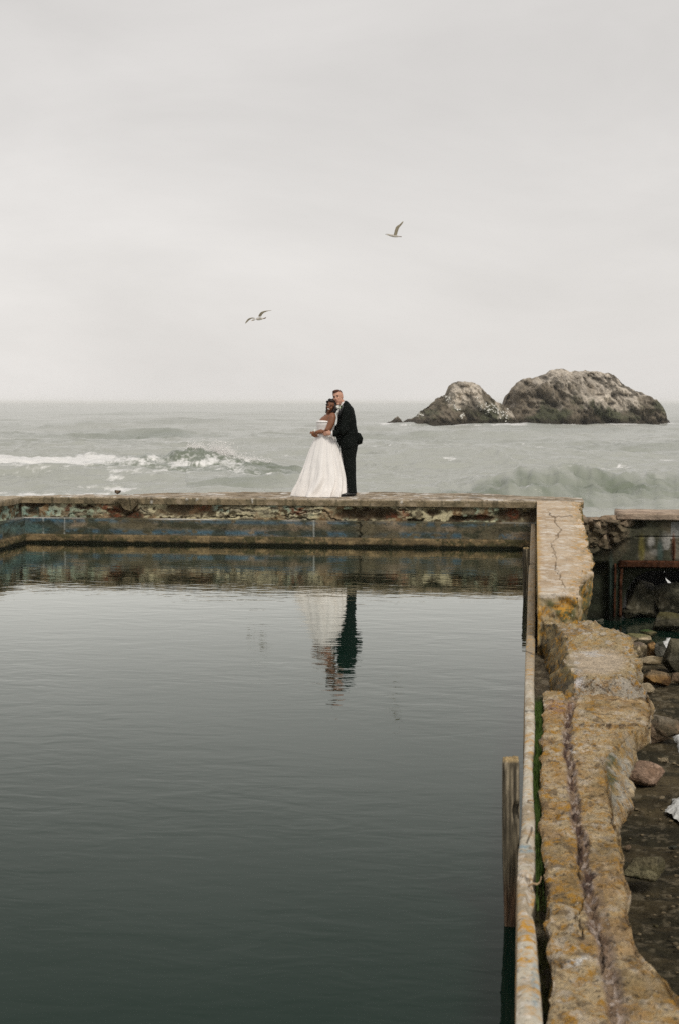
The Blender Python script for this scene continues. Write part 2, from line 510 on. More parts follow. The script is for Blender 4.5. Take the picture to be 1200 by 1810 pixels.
def end_paint(px, py, z, X, zone):
    """pigment of the pool walls, as they stand: peeling cream and green paint, rust, blue band"""
    n1 = fbm(X * 3, z * 5, 0, 4, 1)
    n2 = fbm(X * 9, z * 14, 0, 4, 5)
    n3 = fbm(X * 28, z * 30, 0, 3, 9)
    sh = px.shape
    if zone == 'coping':
        c = np.broadcast_to(np.array([0.225, 0.178, 0.108]), sh + (3,)).copy()
        c = mixc(c, (0.17, 0.14, 0.085), sstep(-0.1, 0.5, n1))
        c = mixc(c, (0.31, 0.25, 0.17), sstep(0.2, 0.6, n2))
        c = mixc(c, (0.45, 0.38, 0.28), sstep(0.775, 0.795, z))
        c = mixc(c, (0.10, 0.085, 0.05), sstep(0.25, 0.6, fbm(X * 14, z * 3, 2, 3, 11)) * 0.7)
        for bx in (268, 330, 348, 446, 612, 710):      # white droppings run over the lip
            c = mixc(c, (0.62, 0.60, 0.55), sstep(3.0, 0.8, np.abs(px - bx + n2 * 2)) * sstep(0.1, -0.5, vnoise(px * 0.1, py * 0.15)) * 0.8)
    elif zone == 'face':
        c = np.broadcast_to(np.array([0.50, 0.45, 0.29]), sh + (3,)).copy()
        c = mixc(c, (0.33, 0.38, 0.27), sstep(0.05, 0.35, fbm(X * 2.2, z * 4, 4, 3, 21)))
        c = mixc(c, (0.25, 0.36, 0.31), sstep(0.1, 0.4, n1) * blob(px, py, 430, 897, 70, 8) + blob(px, py, 60, 908, 60, 18) * 0.8)
        n4 = fbm(X * 17, z * 22, 3, 4, 25)
        c = mixc(c, (0.19, 0.16, 0.10), sstep(0.12, 0.3, n2))
        c = mixc(c, (0.085, 0.07, 0.038), sstep(0.12, 0.3, n4 + 0.35 * n1 - 0.05))
        for ck in CRACKS:
            dd_ = polydist(px + 4 * vnoise(px * 0.16, py * 0.2), py + 2.4 * vnoise(px * 0.22, py * 0.3, 2), ck)
            c = mixc(c, (0.46, 0.42, 0.30), sstep(5.5, 2.5, dd_) * sstep(-0.2, 0.3, n2) * 0.5)
            c = mixc(c, (0.06, 0.045, 0.026), sstep(1.3, 0.3, dd_ + 0.8 * n2) * sstep(-0.25, 0.2, n1 + 0.25) * 0.85)
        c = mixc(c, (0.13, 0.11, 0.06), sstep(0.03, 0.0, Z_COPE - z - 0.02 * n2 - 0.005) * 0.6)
        c = mixc(c, (0.24, 0.14, 0.065), sstep(0.2, 0.55, fbm(X * 5, z * 3, 7, 4, 31)) * 0.6)
        dark = np.zeros(sh)
        for a in [(62, 892, 18, 5), (58, 903, 10, 7), (330, 901, 50, 12), (650, 908, 34, 11), (685, 909, 20, 11), (618, 910, 26, 8), (765, 905, 12, 6),
                  (900, 912, 24, 12), (938, 912, 18, 14), (808, 917, 12, 5), (845, 916, 32, 5), (735, 920, 14, 3), (232, 912, 16, 9), (215, 902, 16, 6), (200, 912, 10, 5), (148, 896, 20, 3)]:
            dark = np.maximum(dark, blob(px + n1 * 8, py + n2 * 3, *a, 0.35))
        c = mixc(c, (0.055, 0.035, 0.018), dark * 0.92)
        rust = np.zeros(sh)
        for a in [(711, 911, 9, 11), (690, 914, 10, 6), (195, 905, 14, 10), (188, 897, 8, 6), (205, 913, 7, 5), (360, 897, 14, 6), (525, 903, 16, 7), (120, 899, 6, 9), (908, 910, 10, 9), (850, 912, 16, 5), (240, 912, 14, 5)]:
            rust = np.maximum(rust, blob(px + n2 * 4, py, *a, 0.6))
        c = mixc(c, (0.175, 0.055, 0.025), rust * sstep(-0.3, 0.4, n3 + 0.25) * 0.8)
        c = mixc(c, (0.24, 0.15, 0.08), blob(px, py, 330, 899, 45, 10) * sstep(0, 0.4, n2) * 0.7)
    elif zone == 'band':
        c = np.broadcast_to(np.array([0.115, 0.10, 0.062]), sh + (3,)).copy()
        c = mixc(c, (0.21, 0.165, 0.11), sstep(0.0, 0.5, n1 + 0.3 * n3))
        zz_ = (z - Z_LOW) / (Z_BAND - Z_LOW)
        blue = np.exp(-((zz_ - 0.86) / 0.13) ** 2) * 0.75 + np.exp(-((zz_ - 0.2) / 0.16) ** 2) * 0.95
        blue = blue * sstep(-0.5, 0.1, fbm(X * 1.3, z * 3, 3, 3, 41) + 0.3 * n3 + 0.15) * sstep(-0.35, 0.15, n2 + 0.25)
        blue = blue + blob(px, py, 60, 924, 55, 9) * 0.5
        c = mixc(c, (0.055, 0.120, 0.165), blue * 0.95)
        c = mixc(c, (0.09, 0.17, 0.16), blob(px, py, 40, 934, 60, 10) * 0.7)
        c = mixc(c, (0.045, 0.05, 0.03), sstep(0.15, 0.45, fbm(X * 4, z * 9, 8, 4, 44)) * 0.8)
        c = mixc(c, (0.10, 0.085, 0.05), (blob(px, py, 655, 936, 26, 18) + blob(px, py, 245, 925, 30, 14)) * 0.9)
        lip = sstep(0.010, 0.002, np.abs(z - Z_BAND))
        c = mixc(c, (0.62, 0.60, 0.56), lip * sstep(-0.25, 0.25, fbm(X * 1.1, 0, 0, 2, 55) + 0.1) * (1 - blob(px, py, 655, 917, 60, 20)) * (1 - blob(px, py, 235, 917, 40, 20)))
        for bx in (77, 115, 555):
            c = mixc(c, (0.45, 0.47, 0.44), sstep(1.6, 0.5, np.abs(px - bx)) * sstep(-0.6, 0.3, n2 + 0.2) * 0.7)
    else:
        c = np.broadcast_to(np.array([0.135, 0.10, 0.052]), sh + (3,)).copy()
        c = mixc(c, (0.22, 0.16, 0.082), sstep(0.05, 0.5, n2))
        c = mixc(c, (0.07, 0.062, 0.028), sstep(0.0, 0.4, n1 + 0.5 * n3))
        c = mixc(c, (0.012, 0.014, 0.006), sstep(0.075, 0.025, z + 0.02 * n2))   # algae at the waterline
    return c


def wall_zone(name, zs, proud, zone, parent, Xs, place, disp):
    """one horizontal zone of a pool wall. Xs run along it; place(x, off, z) -> world"""
    X, Z = np.meshgrid(Xs, zs)
    O = np.interp(Z, *proud)
    W = place(X, O, Z)
    px, py = proj(W)
    O = O + disp(X, Z, px, py)
    W = place(X, O, Z)
    C = end_paint(px, py, Z, X, zone)
    return link(name, grid_mesh(name, local(W, parent), C), M_END, parent)


def end_place(X, O, Z): return np.stack([X, Y0 - O, Z], -1)


def face_disp(X, Z, px, py):
    d = 0.012 * fbm(X * 6, Z * 10, 0, 4, 61) + 0.022 * fbm(X * 1.5, Z * 3, 0, 3, 62)
    for ck in CRACKS:
        dd = polydist(px + 4 * vnoise(px * 0.16, py * 0.2), py + 2.4 * vnoise(px * 0.22, py * 0.3, 2), ck)
        d = d - 0.05 * sstep(1.7, 0.4, dd) * sstep(-0.4, 0.1, vnoise(X * 2.5, 0, 0, 66)) + 0.008 * sstep(8, 2.5, dd)
    for a in [(62, 892, 18, 5), (58, 903, 10, 7), (330, 901, 50, 12), (650, 908, 34, 11), (685, 909, 20, 11), (618, 910, 26, 8), (765, 905, 12, 6),
              (900, 912, 24, 12), (938, 912, 18, 14), (808, 917, 12, 5), (845, 916, 32, 5), (735, 920, 14, 3), (200, 910, 14, 8), (148, 896, 20, 3)]:
        d = d - 0.075 * blob(px + 8 * vnoise(px * 0.05, py * 0.05, 0, 3), py + 3 * vnoise(px * 0.1, py * 0.1, 3, 4), *a, 0.3)
    return d


def notch(px, py):   # V shaped break in the wall near its left end
    return blob(px, py, 224, 905, 16, 16, 0.8)


end = empty('pool_end_wall', (float((XC + XR0) / 2), float(Y0), 0))
tag(end, 'long crumbling concrete end wall with peeling blue and cream paint, the couple standing on it', 'wall')
XE = np.arange(XC - 0.0, XR0 + 0.14, 0.014)
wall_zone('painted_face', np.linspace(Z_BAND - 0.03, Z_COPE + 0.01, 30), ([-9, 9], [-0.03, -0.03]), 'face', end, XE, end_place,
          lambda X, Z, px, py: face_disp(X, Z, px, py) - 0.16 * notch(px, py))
band_z = np.concatenate([np.linspace(Z_BAND + 0.004, Z_BAND, 5), np.linspace(Z_BAND - 0.008, Z_LOW, 26)])
wall_zone('blue_band', band_z, ([Z_LOW, Z_BAND - 0.004, Z_BAND, Z_BAND + 0.004], [BANDP, BANDP, BANDP - 0.02, -0.16]), 'band', end, XE, end_place,
          lambda X, Z, px, py: (0.007 * fbm(X * 7, Z * 12, 0, 4, 71) - 0.05 * blob(px, py, 640, 917, 55, 12) * sstep(-0.2, 0.3, vnoise(X * 8, Z * 8))
                                - 0.05 * blob(px, py, 235, 920, 34, 12) - 0.05 * sstep(2.5, 1, np.abs(px - 637 - 3 * vnoise(py * 0.2, 0)))) * (Z < Z_BAND + 0.003))
low_z = np.concatenate([[Z_LOW + 0.003, Z_LOW - 0.002], np.linspace(Z_LOW - 0.015, -0.35, 34)])
wall_zone('lower_ledge', low_z, ([-0.3, 0, 0.05, Z_LOW - 0.01, Z_LOW, Z_LOW + 0.003], [LOWP, LOWP, LOWP + 0.02, LOWP + 0.012, LOWP - 0.01, BANDP - 0.03]), 'low', end, XE, end_place,
          lambda X, Z, px, py: 0.010 * fbm(X * 5, Z * 9, 0, 4, 81))

# coping: lip in front, uneven walking surface, broken back edge
back_px = np.array([-200, 0, 100, 190, 215, 240, 300, 500, 700, 860, 930, 1030, 1060])
back_py = np.array([876, 876, 876, 874.5, 876, 872, 869.5, 868.5, 868.5, 871, 876.5, 880, 880.5])
Xt = np.arange(XC - 0.6, P(1030, 882, 0.8)[0], 0.016)
nt_ = 46
XX = np.repeat(Xt[None, :], nt_ + 14, 0)
YY = np.zeros_like(XX); ZZ = np.zeros_like(XX)
pxs = proj(np.stack([Xt, np.full_like(Xt, Y0 + 1), np.full_like(Xt, 0.8)], -1))[0]
Yb = np.array([P(a, np.interp(a, back_px, back_py), 0.8)[1] for a in pxs])
Yb = Yb + 0.10 * fbm(Xt * 2.2, 0, 0, 4, 91)
for i in range(6):                                  # lip, bottom to top
    YY[i] = Y0 - 0.02
    ZZ[i] = Z_COPE + (0.79 - Z_COPE) * i / 5
for j in range(nt_):
    tt = j / (nt_ - 1)
    YY[6 + j] = Y0 - 0.012 + (Yb - Y0) * tt ** 1.2
    ZZ[6 + j] = 0.8 - 0.05 * sstep(0.93, 1.0, tt)
for j in range(8):
    YY[6 + nt_ + j] = Yb + 0.02 * j
    ZZ[6 + nt_ + j] = 0.74 - 0.55 * (j + 1)
W = np.stack([XX, YY, ZZ], -1)
px, py = proj(W)
top = (np.arange(nt_ + 14) >= 6)[:, None] * 1.0
W[..., 2] += top * (0.012 * fbm(XX * 2, YY * 2, 0, 4, 93) + 0.006 * fbm(XX * 12, YY * 12, 0, 3, 94)) - 0.002
W[..., 1] -= (1 - top) * (0.006 * fbm(XX * 5, ZZ * 8, 0, 4, 95))
W[..., 2] -= 0.10 * blob(px, py, 226, 893, 12, 9) + 0.02 * sstep(3, 1, polydist(px, py, [(205, 885), (222, 893), (240, 885)]))
W[..., 1] += (1 - top) * 0.10 * blob(px, py, 224, 893, 20, 9)
C = end_paint(px, py, ZZ, XX + YY, 'coping')
ct = np.broadcast_to(np.array([0.36, 0.295, 0.215]), C.shape).copy()
m1 = fbm(XX * 2.5, YY * 5, 0, 4, 96)
ct = mixc(ct, (0.24, 0.185, 0.12), sstep(0.0, 0.5, m1))
ct = mixc(ct, (0.46, 0.41, 0.34), sstep(0.1, 0.5, fbm(XX * 6, YY * 9, 0, 4, 97)) * 0.8)
ct = mixc(ct, (0.66, 0.64, 0.60), sstep(0.42, 0.52, fbm(XX * 5, YY * 6, 3, 3, 98)) * 0.8)
ct = mixc(ct, (0.14, 0.11, 0.07), sstep(0.3, 0.55, fbm(XX * 4, YY * 5, 9, 4, 99)) * 0.7)
C = C * (1 - top[..., None]) + ct * top[..., None]
link('coping', grid_mesh('coping', local(W, end), C), M_END, end)

# side wall on the far left of the pool, same section, coming towards the viewer
lw = empty('pool_left_wall', (float(XC), float(Y0 - 4), 0))
tag(lw, 'pool side wall meeting the end wall at the left edge, stained green and blue', 'wall')
YL = np.arange(-9.0, 0.02, 0.02)


def left_place(X, O, Z): return np.stack([XC + O, Y0 + X, Z], -1)


wall_zone('painted_face', np.linspace(Z_BAND - 0.03, Z_COPE + 0.01, 26), ([-9, 9], [-0.03, -0.03]), 'face', lw, YL, left_place,
          lambda X, Z, px, py: 0.02 * fbm(X * 3, Z * 6, 0, 4, 102) - 0.06 * sstep(0.1, 0.4, fbm(X * 2, Z * 3, 0, 3, 103)))
wall_zone('blue_band', band_z, ([Z_LOW, Z_BAND - 0.004, Z_BAND, Z_BAND + 0.004], [BANDP, BANDP, BANDP - 0.02, -0.16]), 'band', lw, YL, left_place,
          lambda X, Z, px, py: 0.007 * fbm(X * 7, Z * 12, 0, 4, 104) * (Z < Z_BAND + 0.003))
wall_zone('lower_ledge', low_z, ([-0.3, 0, 0.05, Z_LOW - 0.01, Z_LOW, Z_LOW + 0.003], [LOWP, LOWP, LOWP + 0.02, LOWP + 0.012, LOWP - 0.01, BANDP - 0.03]), 'low', lw, YL, left_place,
          lambda X, Z, px, py: 0.010 * fbm(X * 5, Z * 9, 0, 4, 105))
rows = [(0.02, Z_COPE), (0.02, Z_COPE + 0.05), (0.02, 0.785), (0.005, 0.797)] + [(-0.05 * k, 0.797) for k in range(1, 24)] + [(-1.2, 0.6), (-1.25, -2.5)]
Wl = np.stack([np.stack([XC + o + 0 * YL, Y0 + YL, z + 0.012 * fbm(YL * 2, o * 3, 0, 4, 107)], -1) for o, z in rows])
px, py = proj(Wl)
Cl = end_paint(px, py, Wl[..., 2], Wl[..., 1] + Wl[..., 0], 'coping')
Cl[4:] = Cl[4:] * 0.5 + np.array([0.36, 0.30, 0.22]) * 0.5
link('coping', grid_mesh('coping', local(Wl, lw), Cl), M_END, lw)

# ================================================================== SIDE WALL (runs towards the viewer)
side = empty('pool_side_wall', (0.2, 8.0, 0))
tag(side, 'broken lichen covered concrete side wall running from the bottom right to the end wall', 'wall')


def edge(pts, z):
    q = sorted([tuple(P(a, b_, z)[[1, 0]]) for a, b_ in pts])
    return np.array(q)


def ei(E, Y): return np.interp(Y, E[:, 0], E[:, 1])


def body(name, Ys, XLf, XRf, zf, leftf, rightf, mat, colf, dispf, ntop=80, nl=14, nr=34, front=None, back=None):
    """cross-sections along Y. leftf(Y,t)->(dx,dz) below the left edge, rightf likewise. front: list of z offsets"""
    Yr = list(Ys)
    kind = [0] * len(Yr)
    rows = []
    tl = np.linspace(1, 0, nl, endpoint=False)
    tt = np.linspace(0, 1, ntop)
    tr = np.linspace(0, 1, nr + 1)[1:]
    for Y in Yr:
        xl, xr, z = XLf(Y), XRf(Y), zf(Y)
        L = np.array([[xl + leftf(Y, t)[0], Y, z + leftf(Y, t)[1]] for t in tl])
        T = np.stack([xl + (xr - xl) * tt, np.full_like(tt, Y), np.full_like(tt, z)], -1)
        Rr = np.array([[xr + rightf(Y, t)[0], Y, z + rightf(Y, t)[1]] for t in tr])
        rows.append(np.vstack([L, T, Rr]))
    V = np.array(rows)
    if front:
        r0 = V[0]
        add = []
        zb = front['z']
        for k in range(front['n'], 0, -1):
            f = k / front['n']
            r = r0.copy()
            r[:, 1] -= front['slope'] * f
            r[:, 2] = r0[:, 2] + (np.minimum(zb, r0[:, 2]) - r0[:, 2]) * f
            add.append(r)
        V = np.concatenate([np.array(add), V], 0)
    nrow = V.shape[0]
    seg = np.concatenate([np.zeros(nl), np.ones(ntop), np.full(nr, 2)])
    seg = np.broadcast_to(seg, V.shape[:2])
    tcoord = np.broadcast_to(np.concatenate([tl, tt, tr]), V.shape[:2])
    V = dispf(V, seg, tcoord)
    px, py = proj(V)
    C, lich = colf(V, seg, tcoord, px, py)
    return link(name, grid_mesh(name, local(V, side), C, extra={'lichen': lich}), mat, side)


GROUND = lambda d: np.interp(d, [0, 6, 9, 12, 15, 18, 21.5, 24, 30], [-0.75, -0.80, -0.86, -0.95, -1.05, -1.18, -1.36, -1.50, -1.7])

# ---- far coping section, z = 0.80
Lc = edge([(948, 885), (948, 940), (949, 1000), (950, 1049)], 0.8)
Rc = edge([(1030, 883), (1024, 892), (1024, 905), (1029, 925), (1034, 945), (1038, 965), (1044, 985), (1045, 994), (1040, 1004), (1034, 1016),
           (1024, 1028), (1020, 1036), (1019, 1046), (1021, 1052)], 0.8)
YC0 = P(985, 1049, 0.8)[1]
Ysc = np.concatenate([np.arange(YC0, Y0, 0.022), [Y0 - 0.004]])


def cope_disp(V, seg, t):
    x, y, z = V[..., 0], V[..., 1], V[..., 2]
    e = sstep(0.45, 1.0, t) * (seg == 1)
    V = V.copy()
    V[..., 2] += (seg == 1) * (0.004 * fbm(x * 12, y * 8, 0, 4, 111) - 0.035 * e ** 2 * sstep(-0.2, 0.5, ridged(x * 5, y * 4, 0, 4, 112)))
    V[..., 0] += (seg == 2) * (0.05 * fbm(y * 5, z * 6, 0, 4, 113) + 0.05 * ridged(y * 9, z * 9, 1, 4, 114) - 0.03)
    V[..., 0] += (seg == 0) * 0.008 * fbm(y * 5, z * 8, 0, 4, 115)
    V[..., 0] += (seg == 1) * (t > 0.9) * 0.03 * fbm(y * 7, 0, 0, 4, 113)
    px, py = proj(V)
    V[..., 2] -= (seg == 1) * 0.012 * sstep(1.5, 0.5, polydist(px + 4 * vnoise(py * 0.3, px * 0.2), py, CK_C))
    fr_ = (y < YC0 + 1e-4)
    V[..., 1] += fr_ * (0.05 * fbm(x * 7, z * 7, 0, 4, 116) + 0.03 * ridged(x * 14, z * 14, 0, 3, 117)) * sstep(0.8, 0.7, z)
    return V


CK_C = [(968, 905), (976, 914), (981, 922), (990, 935), (985, 948), (974, 960), (977, 972), (981, 990), (982, 1004), (988, 1020), (996, 1034), (992, 1050), (984, 1068), (978, 1090)]
CK_C2 = [(976, 914), (990, 913), (1010, 911)]


def cope_col(V, seg, t, px, py):
    x, y, z = V[..., 0], V[..., 1], V[..., 2]
    c = np.broadcast_to(np.array([0.52, 0.42, 0.305]), V.shape).copy()
    a = fbm(x * 6, y * 2.5, z * 6, 4, 121)
    b_ = fbm(x * 20, y * 9, z * 20, 4, 122)
    c = mixc(c, (0.40, 0.30, 0.20), sstep(0.0, 0.5, a) * 0.8)
    c = mixc(c, (0.62, 0.55, 0.46), sstep(0.25, 0.5, b_) * 0.7)
    side_r = sstep(0.5, 0.95, t + 0.25 * a) * (seg == 1)
    c = mixc(c, (0.30, 0.23, 0.13), side_r * sstep(-0.2, 0.4, b_) * 0.8)
    c = mixc(c, (0.68, 0.64, 0.57), sstep(0.50, 0.6, fbm(x * 9, y * 9, 0, 3, 123)) * (seg == 1) * 0.6)   # droppings
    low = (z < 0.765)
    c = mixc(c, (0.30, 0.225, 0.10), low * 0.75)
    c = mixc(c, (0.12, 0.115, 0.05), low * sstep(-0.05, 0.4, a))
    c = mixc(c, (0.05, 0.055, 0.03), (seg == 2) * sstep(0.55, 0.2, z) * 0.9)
    c = mixc(c, (0.16, 0.12, 0.08), sstep(2.0, 0.5, polydist(px + 4 * vnoise(py * 0.3, px * 0.2), py, CK_C)) * sstep(-0.7, 0.2, vnoise(py * 0.12, 1.7)) * 0.85)
    c = mixc(c, (0.14, 0.10, 0.07), sstep(1.5, 0.6, polydist(px, py + 1.5 * vnoise(px * 0.3, 0), CK_C2)) * 0.7)
    c = mixc(c, (0.46, 0.30, 0.10), sstep(0.10, 0.0, t + 0.04 * a) * (seg == 1) * sstep(Y0 - 3, Y0 - 5, y) * 0.7)
    lich = sstep(0.16, 0.0, t) * (seg == 1) * 0.9 + (seg == 0) * 1.0 + side_r * 0.75 + low * 0.7 + 0.12
    lich = lich * np.where(seg == 2, sstep(0.1, 0.6, z), 1)
    return c, np.clip(lich, 0, 1)


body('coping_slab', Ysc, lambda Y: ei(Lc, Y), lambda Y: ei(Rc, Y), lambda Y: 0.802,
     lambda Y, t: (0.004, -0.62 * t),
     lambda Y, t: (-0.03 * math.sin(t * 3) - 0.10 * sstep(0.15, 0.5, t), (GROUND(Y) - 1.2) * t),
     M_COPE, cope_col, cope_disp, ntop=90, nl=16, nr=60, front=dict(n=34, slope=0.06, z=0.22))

# ---- broken block, z = 0.55
ZB = 0.55
Lb = edge([(960, 1102), (985, 1108), (996, 1125), (1003, 1145), (1000, 1158), (994, 1168), (1006, 1182), (1014, 1195)], ZB)
Rb = edge([(1056, 1106), (1070, 1108), (1093, 1112), (1107, 1130), (1116, 1155), (1115, 1170), (1122, 1185), (1129, 1200)], ZB)
YB0, YB1 = P(1060, 1196, ZB)[1], P(1030, 1106, ZB)[1]
Ysb = np.arange(YB0, YC0 + 0.15, 0.013)
LbB = edge([(950, 1060), (953, 1100), (957, 1150), (958, 1200), (958, 1240)], 0.25)


def blk_z(Y): return ZB + 0.03 * sstep(YB0 + 1.0, YB0 + 1.4, Y) - 0.02 * sstep(YB0 + 1.7, YB0 + 2.2, Y)


def blk_disp(V, seg, t):
    x, y, z = V[..., 0], V[..., 1], V[..., 2]
    V = V.copy()
    px, py = proj(V)
    flat = blob(px, py, 1055, 1170, 52, 22, 0.35)
    rough_ = 1 - 0.93 * flat
    V[..., 2] += (seg == 1) * rough_ * (0.020 * fbm(x * 7, y * 5, 0, 4, 131) + 0.020 * ridged(x * 11, y * 9, 0, 4, 132) + 0.012 * fbm(x * 34, y * 22, 0, 4, 138) - 0.015)
    V[..., 0] += (seg == 0) * (0.03 * fbm(y * 7, z * 12, 0, 4, 133)) + (seg == 2) * (0.07 * fbm(y * 5, z * 7, 2, 4, 134) + 0.04 * ridged(y * 11, z * 11, 1, 4, 135))
    V[..., 0] += (seg == 1) * sstep(0.8, 1, t) * 0.05 * fbm(y * 6, 0, 2, 4, 134)
    V[..., 2] += (seg == 0) * 0.035 * fbm(x * 14, y * 9, 5, 5, 136)
    f = (y < YB0 + 1e-4)
    V[..., 1] += f * (0.05 * fbm(x * 8, z * 9, 0, 4, 137) - 0.02)
    return V


def blk_col(V, seg, t, px, py):
    x, y, z = V[..., 0], V[..., 1], V[..., 2]
    a = fbm(x * 7, y * 5, z * 7, 4, 141)
    b_ = fbm(x * 22, y * 14, z * 22, 4, 142)
    c = np.broadcast_to(np.array([0.47, 0.37, 0.215]), V.shape).copy()
    c = mixc(c, (0.30, 0.22, 0.13), sstep(0.0, 0.4, a) * 0.8)
    c = mixc(c, (0.60, 0.56, 0.50), sstep(0.15, 0.4, b_) * 0.6)
    flat = blob(px, py, 1055, 1170, 52, 22, 0.3)
    c = mixc(c, (0.60, 0.49, 0.355), flat)
    c = mixc(c, (0.72, 0.69, 0.65), flat * 0.7 * sstep(0.55, 0.65, fbm(x * 9, y * 9, 0, 3, 144)))
    f = (y < YB0 + 0.03) * (z < ZB - 0.01)
    c = mixc(c, (0.50, 0.46, 0.39), f * 0.8)
    c = mixc(c, (0.70, 0.67, 0.66), blob(px, py, 1018, 1210, 12, 18) * sstep(-0.1, 0.2, b_))
    c = mixc(c, (0.11, 0.10, 0.035), blob(px, py, 1003, 1185, 13, 18) * sstep(-0.5, 0.1, a + 0.2) * 0.9)
    c = mixc(c, (0.18, 0.11, 0.08), blob(px, py, 988, 1215, 14, 14) * 0.6)
    c = mixc(c, (0.17, 0.13, 0.06), (seg == 0) * 0.75)  # left slope's dim light put into its colour
    c = mixc(c, (0.07, 0.06, 0.04), (seg == 0) * sstep(0.0, 0.35, b_) * 0.8)
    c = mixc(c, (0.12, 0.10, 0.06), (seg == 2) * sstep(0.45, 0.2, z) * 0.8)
    for ck in ([(1032, 1215), (1042, 1208), (1053, 1196)], [(1054, 1210), (1066, 1218), (1075, 1224)]):
        c = mixc(c, (0.08, 0.05, 0.04), sstep(1.4, 0.5, polydist(px, py, ck)))
    lich = (0.50 + 0.6 * sstep(-0.1, 0.4, a) + 0.4 * sstep(0.7, 1, t) * (seg == 1)) * (1 - flat)
    lich = lich * np.where(seg == 2, sstep(0.0, 0.4, z), 1)
    return c, np.clip(lich, 0, 1)


body('broken_block', Ysb, lambda Y: ei(Lb, Y), lambda Y: ei(Rb, Y), blk_z,
     lambda Y, t: ((ei(LbB, Y) - ei(Lb, Y)) * t ** 0.9, (0.16 - ZB) * t ** 1.1),
     lambda Y, t: (0.02 * math.sin(t * 6) + (0.38 - float(ei(Rb, Y))) * min(1, max(0, t - 0.12) * 2) ** 0.8, (GROUND(Y) - ZB - 0.2) * t),
     M_WALL, blk_col, blk_disp, ntop=110, nl=34, nr=50, front=dict(n=18, slope=0.05, z=0.40))

# ---- near body, z = 0.43
ZN = 0.43
Ln = edge([(958, 1205), (958, 1270), (957, 1310), (952, 1365), (950, 1400), (952, 1420), (957, 1470), (958, 1500), (962, 1545), (965, 1600), (969, 1650),
           (973, 1700), (973, 1750), (969, 1810), (962, 2000), (950, 2400)], ZN)
Rn = edge([(1132, 1222), (1143, 1226), (1150, 1240), (1155, 1256), (1149, 1274), (1128, 1290), (1105, 1305), (1082, 1325), (1068, 1342), (1071, 1370), (1076, 1400),
           (1088, 1450), (1092, 1480), (1096, 1510), (1108, 1560), (1114, 1600), (1119, 1630), (1128, 1670), (1146, 1700), (1180, 1732), (1212, 1770), (1240, 1810), (1300, 2000), (1400, 2400)], ZN)
Ro = edge([(1150, 1240), (1156, 1270), (1146, 1300), (1129, 1330), (1122, 1350), (1120, 1372), (1116, 1400), (1110, 1425), (1098, 1450), (1092, 1470), (1094, 1480), (1100, 1510), (1112, 1560), (1118, 1600), (1123, 1630), (1132, 1670), (1150, 1700), (1184, 1732), (1216, 1770), (1244, 1810), (1304, 2000), (1404, 2400)], 0.32)
GR = edge([(1020, 1228), (1008, 1240), (1003, 1260), (1001, 1285), (1004, 1330), (1010, 1380), (1017, 1440), (1026, 1490), (1036, 1540), (1048, 1600), (1057, 1650), (1068, 1700), (1080, 1760), (1090, 1810), (1120, 2000), (1160, 2400)], ZN)
YN0, YN1 = 3.0, YB0 + 0.75
Ysn = [YN1]
while Ysn[-1] > YN0: Ysn.append(Ysn[-1] - max(0.0065, 0.00016 * Ysn[-1] ** 2))
Ysn = np.array(Ysn[::-1])
NCR = [[(1000, 1232), (1012, 1224), (1040, 1225), (1075, 1224), (1110, 1222), (1142, 1221)],
       [(1020, 1283), (1050, 1283), (1090, 1281), (1125, 1280)],
       [(1002, 1431), (990, 1440), (978, 1448)], [(1020, 1490), (1024, 1510), (1022, 1545), (1032, 1560)],
       [(1036, 1565), (1030, 1595), (1018, 1620), (1025, 1645), (1029, 1660)],
       [(1055, 1645), (1064, 1660), (1062, 1700), (1060, 1720), (1066, 1690)]]


def near_disp(V, seg, t):
    x, y, z = V[..., 0], V[..., 1], V[..., 2]
    V = V.copy()
    px, py = proj(V)
    top_ = (seg == 1)
    # crumbly layered surface, coarse to fine
    lay = ridged(x * 6 + 0.6 * y, y * 9 + 1.5 * fbm(x * 5, y * 3, 0, 2, 150), 0, 4, 151)
    V[..., 2] += top_ * (0.012 * fbm(x * 4, y * 3, 0, 3, 152) + 0.012 * lay + 0.013 * fbm(x * 24, y * 24, 0, 5, 153, 0.6) - 0.008)
    gx = ei(GR, y)
    gw = 0.019 + 0.007 * vnoise(y * 3, 0, 0, 7)
    dgr = np.abs(x - gx + 0.012 * vnoise(y * 9, 0, 0, 8))
    deep = sstep(YB0 + 0.1, YB0 - 0.5, y) * (0.6 + 0.4 * sstep(4.8, 6, y))
    V[..., 2] -= top_ * deep * 0.026 * sstep(gw + 0.012, gw - 0.008, dgr)
    V[..., 2] += top_ * deep * 0.020 * sstep(gw + 0.01, gw - 0.01, dgr) * fbm(x * 45, y * 30, 0, 3, 155)
    for ck in NCR:
        V[..., 2] -= top_ * 0.022 * sstep(2.6, 0.6, polydist(px + 4 * vnoise(py * 0.13, px * 0.15) + 1.5 * vnoise(py * 0.5, px * 0.4, 5), py + 2.5 * vnoise(px * 0.2, py * 0.2, 1), ck))
    # right part a little lower near the groove's far end, edge rounding
    V[..., 2] -= top_ * (0.03 * sstep(0.90, 1.0, t) ** 2 + 0.018 * sstep(0.06, 0, t) ** 2)
    V[..., 0] += (seg == 0) * 0.024 * fbm(y * 7, z * 10, 0, 4, 157)
    V[..., 0] += top_ * sstep(0.1, 0, t) * 0.012 * fbm(y * 7, 4.3, 0, 4, 157)
    rr = (seg == 2)
    V[..., 2] += rr * sstep(0, 0.05, t) * sstep(0.4, 0.2, t) * 0.03 * fbm(x * 18, y * 12, 3, 4, 149)
    V[..., 0] += rr * (0.035 * fbm(y * 6, z * 7, 0, 5, 158, 0.6) + 0.010 * ridged(y * 9, z * 16, 0, 4, 159) - 0.05 * sstep(7.0, 6.2, y)) * sstep(0, 0.15, t)
    return V


